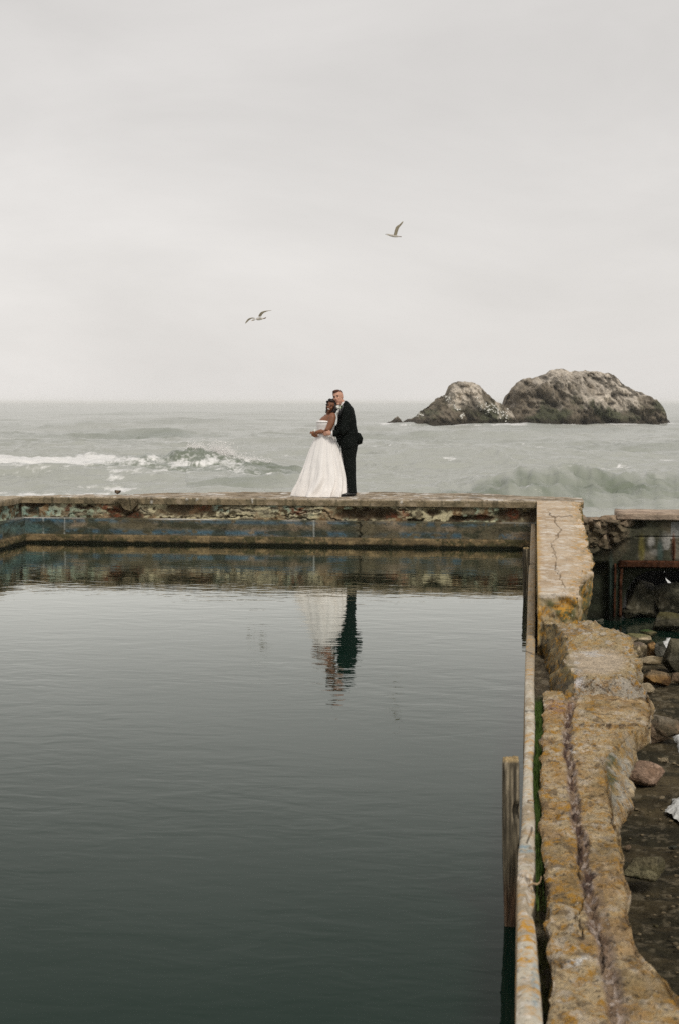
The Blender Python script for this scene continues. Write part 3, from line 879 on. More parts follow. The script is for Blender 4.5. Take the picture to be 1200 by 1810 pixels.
def near_col(V, seg, t, px, py):
    x, y, z = V[..., 0], V[..., 1], V[..., 2]
    a = fbm(x * 8 + y, y * 6, z * 8, 4, 161)
    b_ = fbm(x * 24, y * 18, z * 20, 4, 162)
    d_ = fbm(x * 3, y * 1.3, 0, 3, 163)
    c = np.broadcast_to(np.array([0.56, 0.435, 0.26]), V.shape).copy()
    c = mixc(c, (0.62, 0.55, 0.46), sstep(0.0, 0.45, b_) * 0.6)
    c = mixc(c, (0.40, 0.255, 0.115), sstep(-0.05, 0.45, a) * 0.75)
    c = mixc(c, (0.15, 0.10, 0.055), sstep(0.22, 0.5, fbm(x * 16, y * 14, 4, 5, 164, 0.6)) * 0.75)
    c = mixc(c, (0.28, 0.19, 0.075), sstep(0.0, 0.5, fbm(x * 5, y * 3.5, 6, 4, 168)) * 0.6)
    gx = ei(GR, y)
    g = sstep(0.040, 0.012, np.abs(x - gx + 0.012 * vnoise(y * 9, 0, 0, 8))) * (seg == 1) * sstep(YB0 + 0.1, YB0 - 0.35, y)
    c = mixc(c, (0.29, 0.195, 0.135), g * 0.8)
    c = mixc(c, (0.55, 0.45, 0.38), g * sstep(0.2, 0.4, fbm(x * 50, y * 40, 2, 3, 167)))
    c = mixc(c, (0.09, 0.05, 0.04), g * sstep(0.0, 0.35, fbm(x * 40, y * 14, 0, 3, 165)) * sstep(4.8, 6.0, y) * 0.85)
    # second, faint line beside the groove close to the viewer
    g2 = sstep(0.02, 0.006, np.abs(x - gx - 0.045 + 0.008 * vnoise(y * 5, 3, 0, 8))) * sstep(6.3, 5.6, y) * (seg == 1)
    c = mixc(c, (0.20, 0.15, 0.12), g2 * 0.5)
    c = mixc(c, (0.38, 0.16, 0.13), blob(px, py, 985, 1250, 22, 12) * 0.35)
    for ck in NCR:
        c = mixc(c, (0.10, 0.07, 0.045), sstep(2.0, 0.5, polydist(px + 4 * vnoise(py * 0.13, px * 0.15) + 1.5 * vnoise(py * 0.5, px * 0.4, 5), py + 2.5 * vnoise(px * 0.2, py * 0.2, 1), ck)) * 0.85)
    c = mixc(c, (0.72, 0.70, 0.66), blob(px, py, 1025, 1328, 22, 4) * 0.8 * sstep(-0.3, 0.2, b_) + blob(px + (py - 1700) * 1.2, py, 1018, 1700, 14, 9) * sstep(-0.2, 0.3, b_))
    rr = (seg == 2)
    c = mixc(c, (0.46, 0.43, 0.36), rr * blob(px, py, 1092, 1370, 28, 70) * sstep(-0.3, 0.2, b_ + 0.1))
    c = mixc(c, (0.10, 0.11, 0.055), rr * blob(px, py, 1080, 1360, 12, 50) * sstep(-0.2, 0.3, a))
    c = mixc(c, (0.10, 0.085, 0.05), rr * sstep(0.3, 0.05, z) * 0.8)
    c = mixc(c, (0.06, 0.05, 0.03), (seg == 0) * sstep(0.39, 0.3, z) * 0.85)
    leftside = sstep(0.02, -0.03, x - gx)
    lich = (0.58 + 0.40 * leftside + 0.35 * d_ + 0.4 * sstep(0.15, 0, t) * (seg == 1) + 0.4 * sstep(0.82, 1, t) * (seg == 1)) * (1 - g)
    lich = lich * np.where(rr, sstep(-0.1, 0.25, z), 1)
    return c, np.clip(lich, 0, 1)


def near_right(Y, t):
    lump = float(sstep(6.1, 7.1, Y))
    dx = (ei(Ro, Y) - ei(Rn, Y)) * lump - 0.004 * (1 - lump)
    if t < 0.25:
        k = t / 0.25
        return (dx * k, -0.11 * k ** 1.3 - 0.02 * k)
    k = (t - 0.25) / 0.75
    tgt = min(0.0, 0.30 - float(ei(Rn, Y))) - dx * lump
    return (dx + (tgt - 0.04) * min(1, k * 2.2) ** 0.8, -0.13 + (GROUND(Y) - ZN - 0.1) * k)


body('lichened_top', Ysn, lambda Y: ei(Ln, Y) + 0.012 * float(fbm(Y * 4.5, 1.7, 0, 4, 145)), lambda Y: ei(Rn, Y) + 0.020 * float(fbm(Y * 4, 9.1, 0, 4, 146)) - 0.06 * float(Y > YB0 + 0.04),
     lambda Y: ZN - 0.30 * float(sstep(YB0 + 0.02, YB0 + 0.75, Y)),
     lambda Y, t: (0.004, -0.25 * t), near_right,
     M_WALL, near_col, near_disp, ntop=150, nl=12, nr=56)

# ---- rim (outer lip of the gutter), z = 0.42
ZR = 0.42
Lr = edge([(938, 925), (936, 967), (933, 1020), (931, 1100), (928, 1160), (927, 1200), (927, 1300), (925, 1350), (923, 1400), (922, 1450), (917, 1490), (915, 1500), (914, 1550), (914, 1650), (913, 1700), (912, 1750), (911, 1810), (905, 2000), (895, 2400)], ZR)
Rr_ = edge([(945.5, 925), (946.5, 967), (945.5, 1020), (944.5, 1100), (944, 1160), (943, 1200), (944, 1300), (940, 1350), (941, 1400), (944, 1450), (944, 1500), (944, 1535), (939, 1555), (944, 1572), (941, 1595), (939, 1605), (944, 1630), (946, 1650), (949, 1700), (954, 1750), (959, 1810), (968, 2000), (985, 2400)], ZR)
JOINTS = [[(926, 1150), (946, 1158)], [(926, 1257), (944, 1257)], [(912, 1499), (946, 1499)], [(930, 1490), (938, 1470), (939, 1462)], [(913, 1548), (945, 1556)], [(916, 1546), (926, 1548), (940, 1566)]]


def rim_disp(V, seg, t):
    x, y, z = V[..., 0], V[..., 1], V[..., 2]
    V = V.copy()
    px, py = proj(V)
    tp = (seg == 1)
    V[..., 2] -= tp * 0.014 * (np.abs(t * 2 - 1) ** 3)
    V[..., 2] += tp * (0.006 * fbm(x * 14, y * 5, 0, 3, 171) + 0.004 * fbm(x * 40, y * 30, 0, 3, 172))
    V[..., 2] -= tp * 0.02 * blob(px, py, 940, 1150, 12, 10)
    for ck in JOINTS: V[..., 2] -= tp * 0.014 * sstep(2.4, 0.7, polydist(px, py, ck))
    V[..., 2] -= tp * 0.02 * blob(px, py, 938, 1590, 7, 24)
    V[..., 0] += (seg != 1) * 0.003 * fbm(y * 9, z * 9, 0, 3, 173)
    return V


def rim_col(V, seg, t, px, py):
    x, y, z = V[..., 0], V[..., 1], V[..., 2]
    a = fbm(x * 9, y * 4, z * 9, 4, 181)
    b_ = fbm(x * 30, y * 20, z * 30, 3, 182)
    c = np.broadcast_to(np.array([0.50, 0.455, 0.365]), V.shape).copy()
    c = mixc(c, (0.34, 0.27, 0.18), sstep(0.1, 0.5, a) * 0.8)
    c = mixc(c, (0.66, 0.62, 0.56), sstep(0.1, 0.4, b_) * 0.5)
    far = sstep(9.5, 11.5, y)
    c = mixc(c, (0.34, 0.27, 0.18), far * 0.8)
    c = mixc(c, (0.16, 0.27, 0.33), (blob(px, py, 929, 1500, 20, 7) * 0.8 + blob(px, py, 945, 1745, 7, 45) * 0.6) * sstep(-0.3, 0.3, b_ + 0.1))
    for ck in JOINTS: c = mixc(c, (0.07, 0.06, 0.05), sstep(1.8, 0.6, polydist(px, py, ck)) * 0.8)
    c = mixc(c, (0.26, 0.16, 0.07), (seg == 0) * 0.7)
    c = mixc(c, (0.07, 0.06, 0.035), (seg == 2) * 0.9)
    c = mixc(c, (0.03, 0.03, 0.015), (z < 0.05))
    lich = 0.25 + 0.5 * sstep(-0.1, 0.4, fbm(x * 4, y * 2, 0, 3, 183)) + 0.35 * sstep(6.2, 5.6, y) * sstep(4.8, 5.2, y)
    return c, np.clip(lich * (seg < 2), 0, 1)


Ysr = [Y0 - 0.11]
while Ysr[-1] > 3.0: Ysr.append(Ysr[-1] - max(0.008, 0.00016 * Ysr[-1] ** 2))
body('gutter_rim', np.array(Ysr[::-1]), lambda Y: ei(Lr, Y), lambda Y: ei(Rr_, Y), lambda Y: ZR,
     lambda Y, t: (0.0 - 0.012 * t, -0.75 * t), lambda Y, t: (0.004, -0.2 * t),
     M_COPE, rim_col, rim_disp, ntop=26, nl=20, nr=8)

# ---- gutter floor between rim and wall
Yg = np.array(Ysr[::-1])
xl = ei(Rr_, Yg) - 0.01
xr_ = np.where(Yg > YC0, ei(Lc, Yg) + 0.02, np.where(Yg > YB0, ei(LbB, Yg) + 0.05, ei(Ln, Yg) + 0.03))
tt = np.linspace(0, 1, 14)
G = np.stack([xl[:, None] + (xr_ - xl)[:, None] * tt, np.repeat(Yg[:, None], 14, 1), np.zeros((len(Yg), 14))], -1)
gz = 0.30 + 0.035 * sstep(5.9, 6.5, Yg)
gz = np.where(Yg > YB0, np.interp(Yg, [YB0, 10.6, 10.9, 12, 13, 24], [0.335, 0.34, 0.30, 0.27, 0.24, 0.24]), gz)
G[..., 2] = gz[:, None] + 0.02 * fbm(G[..., 0] * 20, G[..., 1] * 10, 0, 4, 191)
pxg, pyg = proj(G)
Cg = np.broadcast_to(np.array([0.11, 0.085, 0.05]), G.shape).copy()
Cg = mixc(Cg, (0.30, 0.25, 0.17), sstep(0.1, 0.5, fbm(G[..., 0] * 20, G[..., 1] * 12, 0, 4, 192)) * 0.6)
Cg = mixc(Cg, (0.05, 0.09, 0.02), sstep(5.9, 6.4, G[..., 1]) * sstep(10.2, 9.4, G[..., 1]) * 0.8)
link('gutter_floor', grid_mesh('gutter_floor', local(G, side), Cg, extra={'lichen': np.zeros(G.shape[:2])}), M_WALL, side)

# moss and tiny grass in the gutter: nobody could count it
mv, mf = [], []


def blade(x, y, z, h, w, lean, az):
    k = len(mv)
    dx, dy = math.cos(az), math.sin(az)
    mv.extend([(x - dy * w, y + dx * w, z), (x + dy * w, y - dx * w, z), (x + dx * lean, y + dy * lean, z + h)])
    mf.append((k, k + 1, k + 2))


for i in range(26000):
    y = random.uniform(5.6, 10.0)
    dens = float(sstep(5.7, 6.6, y) * sstep(10.0, 8.9, y)) * max(0.06, min(1, 0.45 + mnoise.noise(Vector((y * 3.1, 0, 0))) * 2.0))
    if random.random() > dens: continue
    x0_, x1_ = ei(Rr_, y), (ei(Ln, y) if y < YB0 else ei(LbB, y))
    x = x0_ + (x1_ - x0_) * random.random()
    blade(x, y, 0.335, random.uniform(0.02, 0.085), random.uniform(0.002, 0.004), random.uniform(0, 0.03), random.uniform(0, 6.3))
me = bpy.data.meshes.new('moss')
me.from_pydata([tuple(v) for v in local(np.array(mv), side)], [], mf)
tag(link('moss', me, M_MOSS, side), kind='stuff')
mv, mf = [], []
for i in range(2600):
    y = random.uniform(4.2, 6.3)
    x0_, x1_ = ei(Rr_, y), ei(Ln, y)
    blade(x0_ + (x1_ - x0_) * random.random(), y, 0.295, random.uniform(0.01, 0.035), random.uniform(0.002, 0.004), random.uniform(0, 0.03), random.uniform(0, 6.3))
me = bpy.data.meshes.new('weed')
me.from_pydata([tuple(v) for v in local(np.array(mv), side)], [], mf)
tag(link('weed', me, M_WEED, side), kind='stuff')


# ------------------------------------------------------------------ stones
def ico(sub):
    bm = bmesh.new()
    bmesh.ops.create_icosphere(bm, subdivisions=sub, radius=1.0)
    v = np.array([p.co[:] for p in bm.verts])
    f = [[q.index for q in p.verts] for p in bm.faces]
    bm.free()
    return v, f


ICO = {k: ico(k) for k in (1, 2, 3, 4, 5)}


def rock_mesh(name, size, seed, facets=9, sub=4, rough_=0.06, cols=((0.2, 0.16, 0.11), (0.1, 0.09, 0.06)), topcol=None, tilt=0.0, facet_lo=0.55):
    v, f = ICO[sub]
    v = v.copy()
    rr = np.random.default_rng(seed)
    nn = v.copy()
    for i in range(int(facets * (1.0 if rough_ < 0.03 else 1.9))):
        d = rr.normal(size=3); d /= np.linalg.norm(d)
        h = rr.uniform(facet_lo, 0.85) if rough_ < 0.03 else rr.uniform(0.42, 0.74)
        s = v @ d
        v = v - np.clip(s - h, 0, None)[:, None] * d * (0.95 if rough_ < 0.03 else 1.0)
    k = rough_
    disp = 0.9 * k * fbm(nn[:, 0] * 2.2 + seed, nn[:, 1] * 2.2, nn[:, 2] * 2.2, 5, seed) + 0.6 * k * fbm(nn[:, 0] * 9 + seed, nn[:, 1] * 9, nn[:, 2] * 9, 4, seed + 2) + 0.5 * k * ridged(v[:, 0] * 4 + seed, v[:, 1] * 4, v[:, 2] * 4, 4, seed + 3)
    v = v / np.abs(v).max(0)
    v = v + nn * disp[:, None]
    c, s_ = math.cos(tilt), math.sin(tilt)
    v = np.stack([v[:, 0] * c - v[:, 2] * s_, v[:, 1], v[:, 0] * s_ + v[:, 2] * c], -1)
    v = v * np.array(size) / 2
    a = fbm(v[:, 0] * 5 + seed, v[:, 1] * 5, v[:, 2] * 5, 4, seed + 5)
    C = np.broadcast_to(np.array(cols[0]), v.shape).copy()
    C = mixc(C, cols[1], sstep(-0.15, 0.4, a))
    C = mixc(C, tuple(min(1, q * 1.8 + 0.04) for q in cols[0]), sstep(0.35, 0.55, fbm(v[:, 0] * 11 + seed, v[:, 1] * 11, v[:, 2] * 11, 4, seed + 6)) * 0.7)
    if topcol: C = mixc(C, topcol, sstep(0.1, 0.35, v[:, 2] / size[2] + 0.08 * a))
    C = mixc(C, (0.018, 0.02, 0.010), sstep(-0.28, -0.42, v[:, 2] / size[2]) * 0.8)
    me = bpy.data.meshes.new(name)
    me.from_pydata([tuple(p) for p in v], [], f)
    paint(me, C)
    return me


BR, OL, GY, OR, TN = ((0.20, 0.14, 0.09), (0.10, 0.08, 0.05)), ((0.12, 0.105, 0.055), (0.05, 0.05, 0.025)), ((0.17, 0.165, 0.14), (0.07, 0.075, 0.055)), ((0.27, 0.16, 0.06), (0.14, 0.08, 0.035)), ((0.32, 0.26, 0.17), (0.18, 0.14, 0.08))
PK = ((0.30, 0.205, 0.145), (0.23, 0.15, 0.10))
DK = ((0.075, 0.068, 0.045), (0.035, 0.034, 0.022))  # dark stone; around the arch the colour also carries its shade
ROCKS = [  # centre px, base py, width px, height px, ground z, depth ratio, colours, top colour, seed, facets, tilt, label
    (1136, 1092, 74, 62, -1.42, 0.8, DK, None, 3, 12, -0.3, 'large dark boulder filling the arched opening of the ruined wall'),
    (1188, 1096, 60, 66, -1.42, 0.8, DK, (0.11, 0.105, 0.075), 5, 12, 0.5, 'big grey boulder leaning right of the arch below the white gap'),
    (1113, 1094, 34, 16, -1.42, 0.8, DK, None, 8, 8, 0, 'low brown stone at the foot of the dark boulder in the arch'),
    (1077, 1090, 15, 9, -1.42, 0.8, TN, None, 9, 7, 0, 'small stone in dark water at the foot of the ruined wall'),
    (1180, 1117, 56, 34, -1.42, 0.8, DK, (0.09, 0.08, 0.035), 11, 10, 0.3, 'olive wet rock rising from the dark water below the grey boulder'),
    (1148, 1126, 32, 13, -1.42, 0.7, OL, (0.06, 0.10, 0.03), 12, 8, 0, 'flat green mossy rock in the dark water'),
    (1132, 1140, 54, 18, -1.36, 0.6, TN, (0.20, 0.19, 0.09), 14, 9, 0.03, 'flat greenish tan slab just beyond the broken wall'),
    (1127, 1163, 40, 32, -1.30, 0.7, TN, (0.20, 0.16, 0.13), 15, 12, 0.1, 'tan block of stone under the flat greenish slab'),
    (1153, 1166, 22, 32, -1.30, 0.8, OR, None, 16, 9, 0, 'dark orange upright stone between the tan block and the grey one'),
    (1170, 1170, 26, 34, -1.30, 0.8, GY, None, 17, 9, 0, 'rounded grey stone with white foam behind it'),
    (1192, 1190, 40, 60, -1.28, 0.9, DK, (0.15, 0.135, 0.09), 19, 10, 0, 'tall dark mossy boulder at the right edge of the beach'),
    (1144, 1180, 70, 18, -1.24, 0.5, TN, None, 21, 9, -0.12, 'long thin slab lying over a dark hollow'),
    (1166, 1218, 60, 34, -1.20, 0.6, OR, (0.24, 0.18, 0.11), 23, 9, 0.25, 'broad orange brown slab tilted up to the right'),
    (1200, 1210, 30, 24, -1.20, 0.8, BR, None, 24, 9, 0, 'brown rock right of the orange slab at the edge of view'),
    (1144, 1234, 34, 24, -1.16, 0.8, TN, None, 25, 10, -0.4, 'tan wedge shaped stone close to the crack in the side wall'),
    (1166, 1322, 78, 66, -1.05, 0.8, BR, (0.20, 0.17, 0.125), 28, 10, -0.45, 'large rough sloping rock leaning by the outer side of the wall'),
    (1136, 1392, 76, 40, -0.96, 0.9, PK, None, 34, 8, -0.35, 'smooth pinkish brown rock lying on the mud'),
    (1139, 1572, 76, 56, -0.86, 0.8, OL, (0.16, 0.14, 0.085), 37, 9, -0.1, 'dark olive angular rock lying alone on the mud, nearest the viewer'),
    (1034, 1118, 28, 17, -1.30, 0.7, TN, (0.36, 0.26, 0.16), 41, 6, 0, 'rounded tan rock top showing behind the broken end of the wall'),
]
for (cx, by, wpx, hpx, gz_, dr, cols, topc, sd, fc, tl, lab) in ROCKS:
    q = P(cx, by, gz_)
    dist = q @ HF
    s = dist / F
    w, h = wpx * s * 1.08, hpx * s * 1.12
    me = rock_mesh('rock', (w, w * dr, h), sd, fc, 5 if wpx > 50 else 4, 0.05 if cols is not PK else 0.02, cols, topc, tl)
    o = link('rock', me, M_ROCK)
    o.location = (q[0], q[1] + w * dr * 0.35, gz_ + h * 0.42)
    tag(o, lab, 'rock')
    if wpx > 60 and cols is not PK: pass

# a few more loose stones along the beach
me0 = [rock_mesh('stone', (0.16, 0.13, 0.09), 50 + k, 7, 2, 0.05, (BR, OL, TN, GY)[k]) for k in range(4)]
k = 0
for (a, b_, lab) in [(1150, 1262, 'small stone on the mud just right of the orange lichened wall edge'), (1178, 1275, 'small stone above the narrow run of foam'), (1168, 1412, 'small stone on the mud between the pink rock and the foam patch'),
                     (1188, 1500, 'small stone on the mud below the foam patch at the edge'), (1110, 1500, 'small stone on the mud close to the wall, above the olive rock'), (1158, 1640, 'small stone on the mud below the olive rock, lowest of all'),
                     (1172, 1345, 'small stone at the foot of the large sloping rock'), (1060, 1098, 'small stone in the dark water left of the arch posts')]:
    q0 = P(a, b_, -1.0)
    g_ = float(GROUND(q0[1]))
    q = P(a, b_, g_)
    o = bpy.data.objects.new('stone', me0[k % 4].copy() if k < 4 else me0[k % 4]); COL.objects.link(o)
    if k < 4: o.data.materials.append(M_ROCK); me0[k % 4] = o.data
    o.location = (q[0], q[1], g_ + 0.01)
    sc_ = random.uniform(0.35, 0.8) * (q[1] / 14)
    o.scale = (sc_, sc_, sc_)
    o.rotation_euler = (random.uniform(-0.3, 0.3), random.uniform(-0.3, 0.3), random.uniform(0, 6))
    tag(o, lab, 'stone', 'small stones on the mud')
    k += 1

# chip of concrete on the end wall, by the V shaped break
q = PYL(208, 876, Y0 + 0.8)
o = link('concrete_chip', rock_mesh('concrete_chip', (0.13, 0.09, 0.09), 77, 7, 3, 0.05, ((0.10, 0.07, 0.04), (0.05, 0.04, 0.02))), M_ROCK)
o.location = (q[0], q[1], 0.80 + 0.035)
tag(o, 'small dark chip of concrete on the end wall above its V shaped break', 'stone')

# ================================================================== RUINED WALL on the right
YR = Y0 + 1.6
ruin = empty('ruined_wall', (float(PYL(1130, 1000, YR)[0]), float(YR), -1.4))
tag(ruin, 'low dark ruined concrete wall with a rusty framed arch at the right', 'wall')
rx0, rx1 = PYL(1005, 1000, YR)[0], PYL(1420, 1000, YR)[0]
zt = PYL(1150, 918, YR)[2]
NX, NZ = 330, 190
X, Z = np.meshgrid(np.linspace(rx0, rx1, NX), np.linspace(-1.7, zt, NZ))
W = np.stack([X, np.full_like(X, YR), Z], -1)
px, py = proj(W)
# recess below the beam, and the arch is a real hole (vertices dropped)
rec = sstep(1096, 1099, px) * sstep(1000, 1003, py)
Yd = 0.30 * rec
Yd = Yd - 0.28 * sstep(1118, 1085, px + 10 * vnoise(px * 0.05, py * 0.08)) * sstep(985 - (px - 1045) * 0.42, 975 - (px - 1045) * 0.42, py) * (0.6 + 0.5 * fbm(px * 0.06, py * 0.09, 0, 4, 201))
Yd = Yd + 0.10 * sstep(1.6, 0.7, np.abs(py - 949)) * sstep(1120, 1124, px) * 0.3
Yd = Yd + 0.35 * blob(px, py, 1043, 925, 4, 12) + 0.3 * blob(px, py, 1070, 955, 9, 14) + 0.15 * blob(px, py, 1122, 925, 14, 8)
Yd = Yd + 0.03 * fbm(X * 2, Z * 2, 0, 4, 202)
Yd = Yd + 0.25 * sstep(990, 1010, py) * sstep(1078, 1070, px)
W[..., 1] = YR + Yd
C = np.broadcast_to(np.array([0.085, 0.085, 0.055]), W.shape).copy()
a = fbm(X * 3, Z * 3, 0, 4, 203)
C = mixc(C, (0.15, 0.13, 0.085), sstep(0, 0.4, a))
C = mixc(C, (0.19, 0.15, 0.095), sstep(1118, 1095, px) * sstep(985, 950, py) * 0.85)
C = mixc(C, (0.26, 0.20, 0.135), sstep(1125, 1080, px) * sstep(928, 908, py + 6 * a))
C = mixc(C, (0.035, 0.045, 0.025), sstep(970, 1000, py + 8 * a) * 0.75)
C = mixc(C, (0.34, 0.35, 0.34), ((px > 1185) & (py > 922) & (py < 952)) * 0.85)
C = mixc(C, (0.22, 0.20, 0.15), sstep(1118, 1130, px) * sstep(948, 953, py) * sstep(993, 985, py) * sstep(-0.1, 0.3, a))
C = mixc(C, (0.30, 0.26, 0.07), blob(px, py, 1133, 972, 5, 22, 0.7) * 0.85)
C = mixc(C, (0.45, 0.44, 0.41), (blob(px, py, 1150, 958, 6, 9) + blob(px, py, 1178, 965, 12, 20) + blob(px, py, 1158, 975, 10, 7) * 0.6) * sstep(-0.3, 0.2, fbm(X * 9, Z * 9, 0, 3, 205)) * 0.9)
C = mixc(C, (0.10, 0.17, 0.15), blob(px, py, 1166, 975, 5, 18) * 0.8 + blob(px, py, 1079, 1040, 4, 60) * 0.5)
C = mixc(C, (0.24, 0.08, 0.03), blob(px, py, 1190, 968, 3, 22) * 0.9)
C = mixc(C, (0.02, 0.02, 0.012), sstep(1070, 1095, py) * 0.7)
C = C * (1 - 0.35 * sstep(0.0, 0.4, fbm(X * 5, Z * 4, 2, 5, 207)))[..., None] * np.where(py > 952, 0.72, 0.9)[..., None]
arch = ((px - 1152) / 52.0) ** 2 + ((py - 1092) / 80.0) ** 2 < 1
arch |= (px > 1150) & (px < 1235) & (py > 1012) & (py < 1110)
idx = np.arange(NX * NZ).reshape(NZ, NX)
keep = ~(arch[:-1, :-1] & arch[1:, 1:] & arch[1:, :-1] & arch[:-1, 1:])
q = np.stack([idx[:-1, :-1], idx[:-1, 1:], idx[1:, 1:], idx[1:, :-1]], -1)[keep]
Vl = local(W, ruin).reshape(-1, 3)
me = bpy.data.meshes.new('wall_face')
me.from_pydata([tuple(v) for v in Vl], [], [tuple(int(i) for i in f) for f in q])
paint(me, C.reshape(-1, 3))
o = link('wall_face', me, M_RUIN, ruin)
Wb = W.copy(); Wb[..., 1] = YR + 0.36
Wb = local(Wb, ruin)[::6, ::6]
kb = keep[:Wb.shape[0] * 6 - 6:6, :Wb.shape[1] * 6 - 6:6]
ib = np.arange(Wb.shape[0] * Wb.shape[1]).reshape(Wb.shape[:2])
kb = kb[:ib.shape[0] - 1, :ib.shape[1] - 1]
qb = np.stack([ib[:-1, :-1], ib[:-1, 1:], ib[1:, 1:], ib[1:, :-1]], -1)[kb]
me = bpy.data.meshes.new('wall_core')
me.from_pydata([tuple(v) for v in Wb.reshape(-1, 3)], [], [tuple(int(i) for i in f) for f in qb])
paint(me, np.full((len(me.vertices), 3), 0.05))
ocore = link('wall_core', me, M_RUIN, ruin)
md = ocore.modifiers.new('thickness', 'SOLIDIFY'); md.thickness = 0.45; md.offset = -1


def boxm(x0, x1, y0, y1, z0, z1, seg=14, rough_=0.01, seed=0, col=(0.3, 0.25, 0.18), col2=(0.2, 0.16, 0.1)):
    bm = bmesh.new()
    bmesh.ops.create_cube(bm, size=1.0)
    for v in bm.verts:
        v.co = (x0 + (v.co.x + 0.5) * (x1 - x0), y0 + (v.co.y + 0.5) * (y1 - y0), z0 + (v.co.z + 0.5) * (z1 - z0))
    L = [x1 - x0, y1 - y0, z1 - z0]
    bmesh.ops.bevel(bm, geom=bm.edges[:], offset=min(L) * 0.12, segments=2, affect='EDGES')
    bmesh.ops.subdivide_edges(bm, edges=[e for e in bm.edges if e.calc_length() > min(L) * 0.5], cuts=seg, use_grid_fill=True)
    for v in bm.verts:
        nv = mnoise.noise_vector(v.co * 3 + Vector((seed, 0, 0))) * rough_ * 0.7 + mnoise.noise_vector(v.co * 11 + Vector((seed, 0, 0))) * rough_ * 0.5
        v.co += nv
    me = bpy.data.meshes.new('box')
    bm.to_mesh(me); bm.free()
    v = verts_of(me)
    a = fbm(v[:, 0] * 4 + seed, v[:, 1] * 4, v[:, 2] * 4, 4, seed)
    Cc = mixc(np.broadcast_to(np.array(col), v.shape).copy(), col2, sstep(-0.1, 0.4, a))
    paint(me, Cc)
    return me


def bw(px0, px1, py0, py1, ya, yb, **k):
    p0, p1 = PYL(px0, py1, YR), PYL(px1, py0, YR)
    rl = ruin.location
    return boxm(p0[0] - rl.x, p1[0] - rl.x, ya, yb, p0[2] - rl.z, p1[2] - rl.z, **k)


link('cap_slab', bw(1090, 1420, 910, 918.5, -0.14, 1.0, seg=20, rough_=0.02, seed=3, col=(0.42, 0.33, 0.25), col2=(0.30, 0.22, 0.16)), M_RUIN, ruin)
rlo = ruin.location
for (a_, t_, w_, h_, sd_) in [(1030, 910, 40, 34, 61), (1052, 909, 44, 40, 62), (1080, 911, 46, 30, 63), (1104, 914, 34, 18, 64), (1066, 936, 52, 36, 65), (1095, 934, 44, 26, 66), (1040, 944, 36, 40, 67), (1015, 912, 40, 40, 68)]:
    p_ = PYL(a_, t_ + h_ / 2, YR)
    s_q = (p_ @ HF) / F
    ob = link('broken_lump', rock_mesh('broken_lump', (w_ * s_q * 1.15, 0.55, h_ * s_q * 1.1), sd_, 8, 4, 0.09, ((0.24, 0.185, 0.125), (0.12, 0.095, 0.06)), (0.30, 0.225, 0.155)), M_RUIN, ruin)
    ob.location = (p_[0] - rlo.x, 0.10, p_[2] - rlo.z)
link('iron_beam', bw(1092, 1420, 994.5, 1002, -0.10, 0.06, seg=10, rough_=0.012, seed=7), M_RUST, ruin)
link('iron_post', bw(1093, 1099.5, 1003.5, 1090, -0.06, 0.05, seg=10, rough_=0.015, seed=9), M_RUST, ruin)
link('iron_post', bw(1083, 1088, 996, 1090, -0.10, 0.0, seg=10, rough_=0.015, seed=10), M_RUST, ruin)
link('iron_bar', bw(1188.5, 1191.5, 955, 989, -0.05, -0.01, seg=6, rough_=0.004, seed=12), M_RUST, ruin)
# inner wall seen through the arch with a sloping edge; the sea foam shows in the gap
p0 = PYL(1040, 1000, YR + 1.6); p1 = PYL(1176, 1000, YR + 1.6)
pts = [PYL(1060, 1005, YR + 1.4), PYL(1172, 1005, YR + 1.4), PYL(1176, 1024, YR + 1.4), PYL(1191, 1052, YR + 1.4), PYL(1195, 1110, YR + 1.4), PYL(1060, 1110, YR + 1.4)]
bm = bmesh.new()
vs = [bm.verts.new(Vector(p) - ruin.location) for p in pts]
f = bm.faces.new(vs)
ex = bmesh.ops.extrude_face_region(bm, geom=[f])
for v in [g for g in ex['geom'] if isinstance(g, bmesh.types.BMVert)]: v.co.y += 0.4
me = bpy.data.meshes.new('inner_wall'); bm.to_mesh(me); bm.free()
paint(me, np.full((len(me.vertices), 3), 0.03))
link('inner_wall', me, M_RUIN, ruin, smooth=False)
pts = [PYL(1177, 1005, YR + 1.3), PYL(1300, 1005, YR + 1.3), PYL(1300, 1052, YR + 1.3), PYL(1200, 1042, YR + 1.3), PYL(1177, 1023, YR + 1.3)]
bm = bmesh.new()
vs = [bm.verts.new(Vector(p) - ruin.location) for p in pts]
f = bm.faces.new(vs)
ex = bmesh.ops.extrude_face_region(bm, geom=[f])
for v in [g for g in ex['geom'] if isinstance(g, bmesh.types.BMVert)]: v.co.y += 0.4
me = bpy.data.meshes.new('lintel_block'); bm.to_mesh(me); bm.free()
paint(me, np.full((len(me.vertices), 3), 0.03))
link('lintel_block', me, M_RUIN, ruin, smooth=False)

# ================================================================== GROUND, WATERS
# muddy beach between the side wall and the right edge
gx_ = np.concatenate([np.arange(0.05, 3.2, 0.02), np.arange(3.2, 9, 0.08)])
gy_ = np.concatenate([np.arange(2.0, 12, 0.03), np.arange(12, 30, 0.06)])
X, Y = np.meshgrid(gx_, gy_)
Z = GROUND(Y) + 0.04 * fbm(X * 0.9, Y * 0.7, 0, 4, 211) + 0.022 * ridged(X * 2.2, Y * 4, 0, 4, 212) + 0.012 * fbm(X * 10, Y * 10, 0, 3, 213)
Z = Z - 0.04
C = np.broadcast_to(np.array([0.060, 0.048, 0.027]), X.shape + (3,)).copy()
C = mixc(C, (0.095, 0.075, 0.042), sstep(-0.1, 0.5, fbm(X * 1.5, Y * 2.4, 0, 4, 214)))
C = mixc(C, (0.028, 0.026, 0.016), sstep(0.1, 0.5, fbm(X * 1.1, Y * 3.2, 3, 4, 215)) * 0.8)
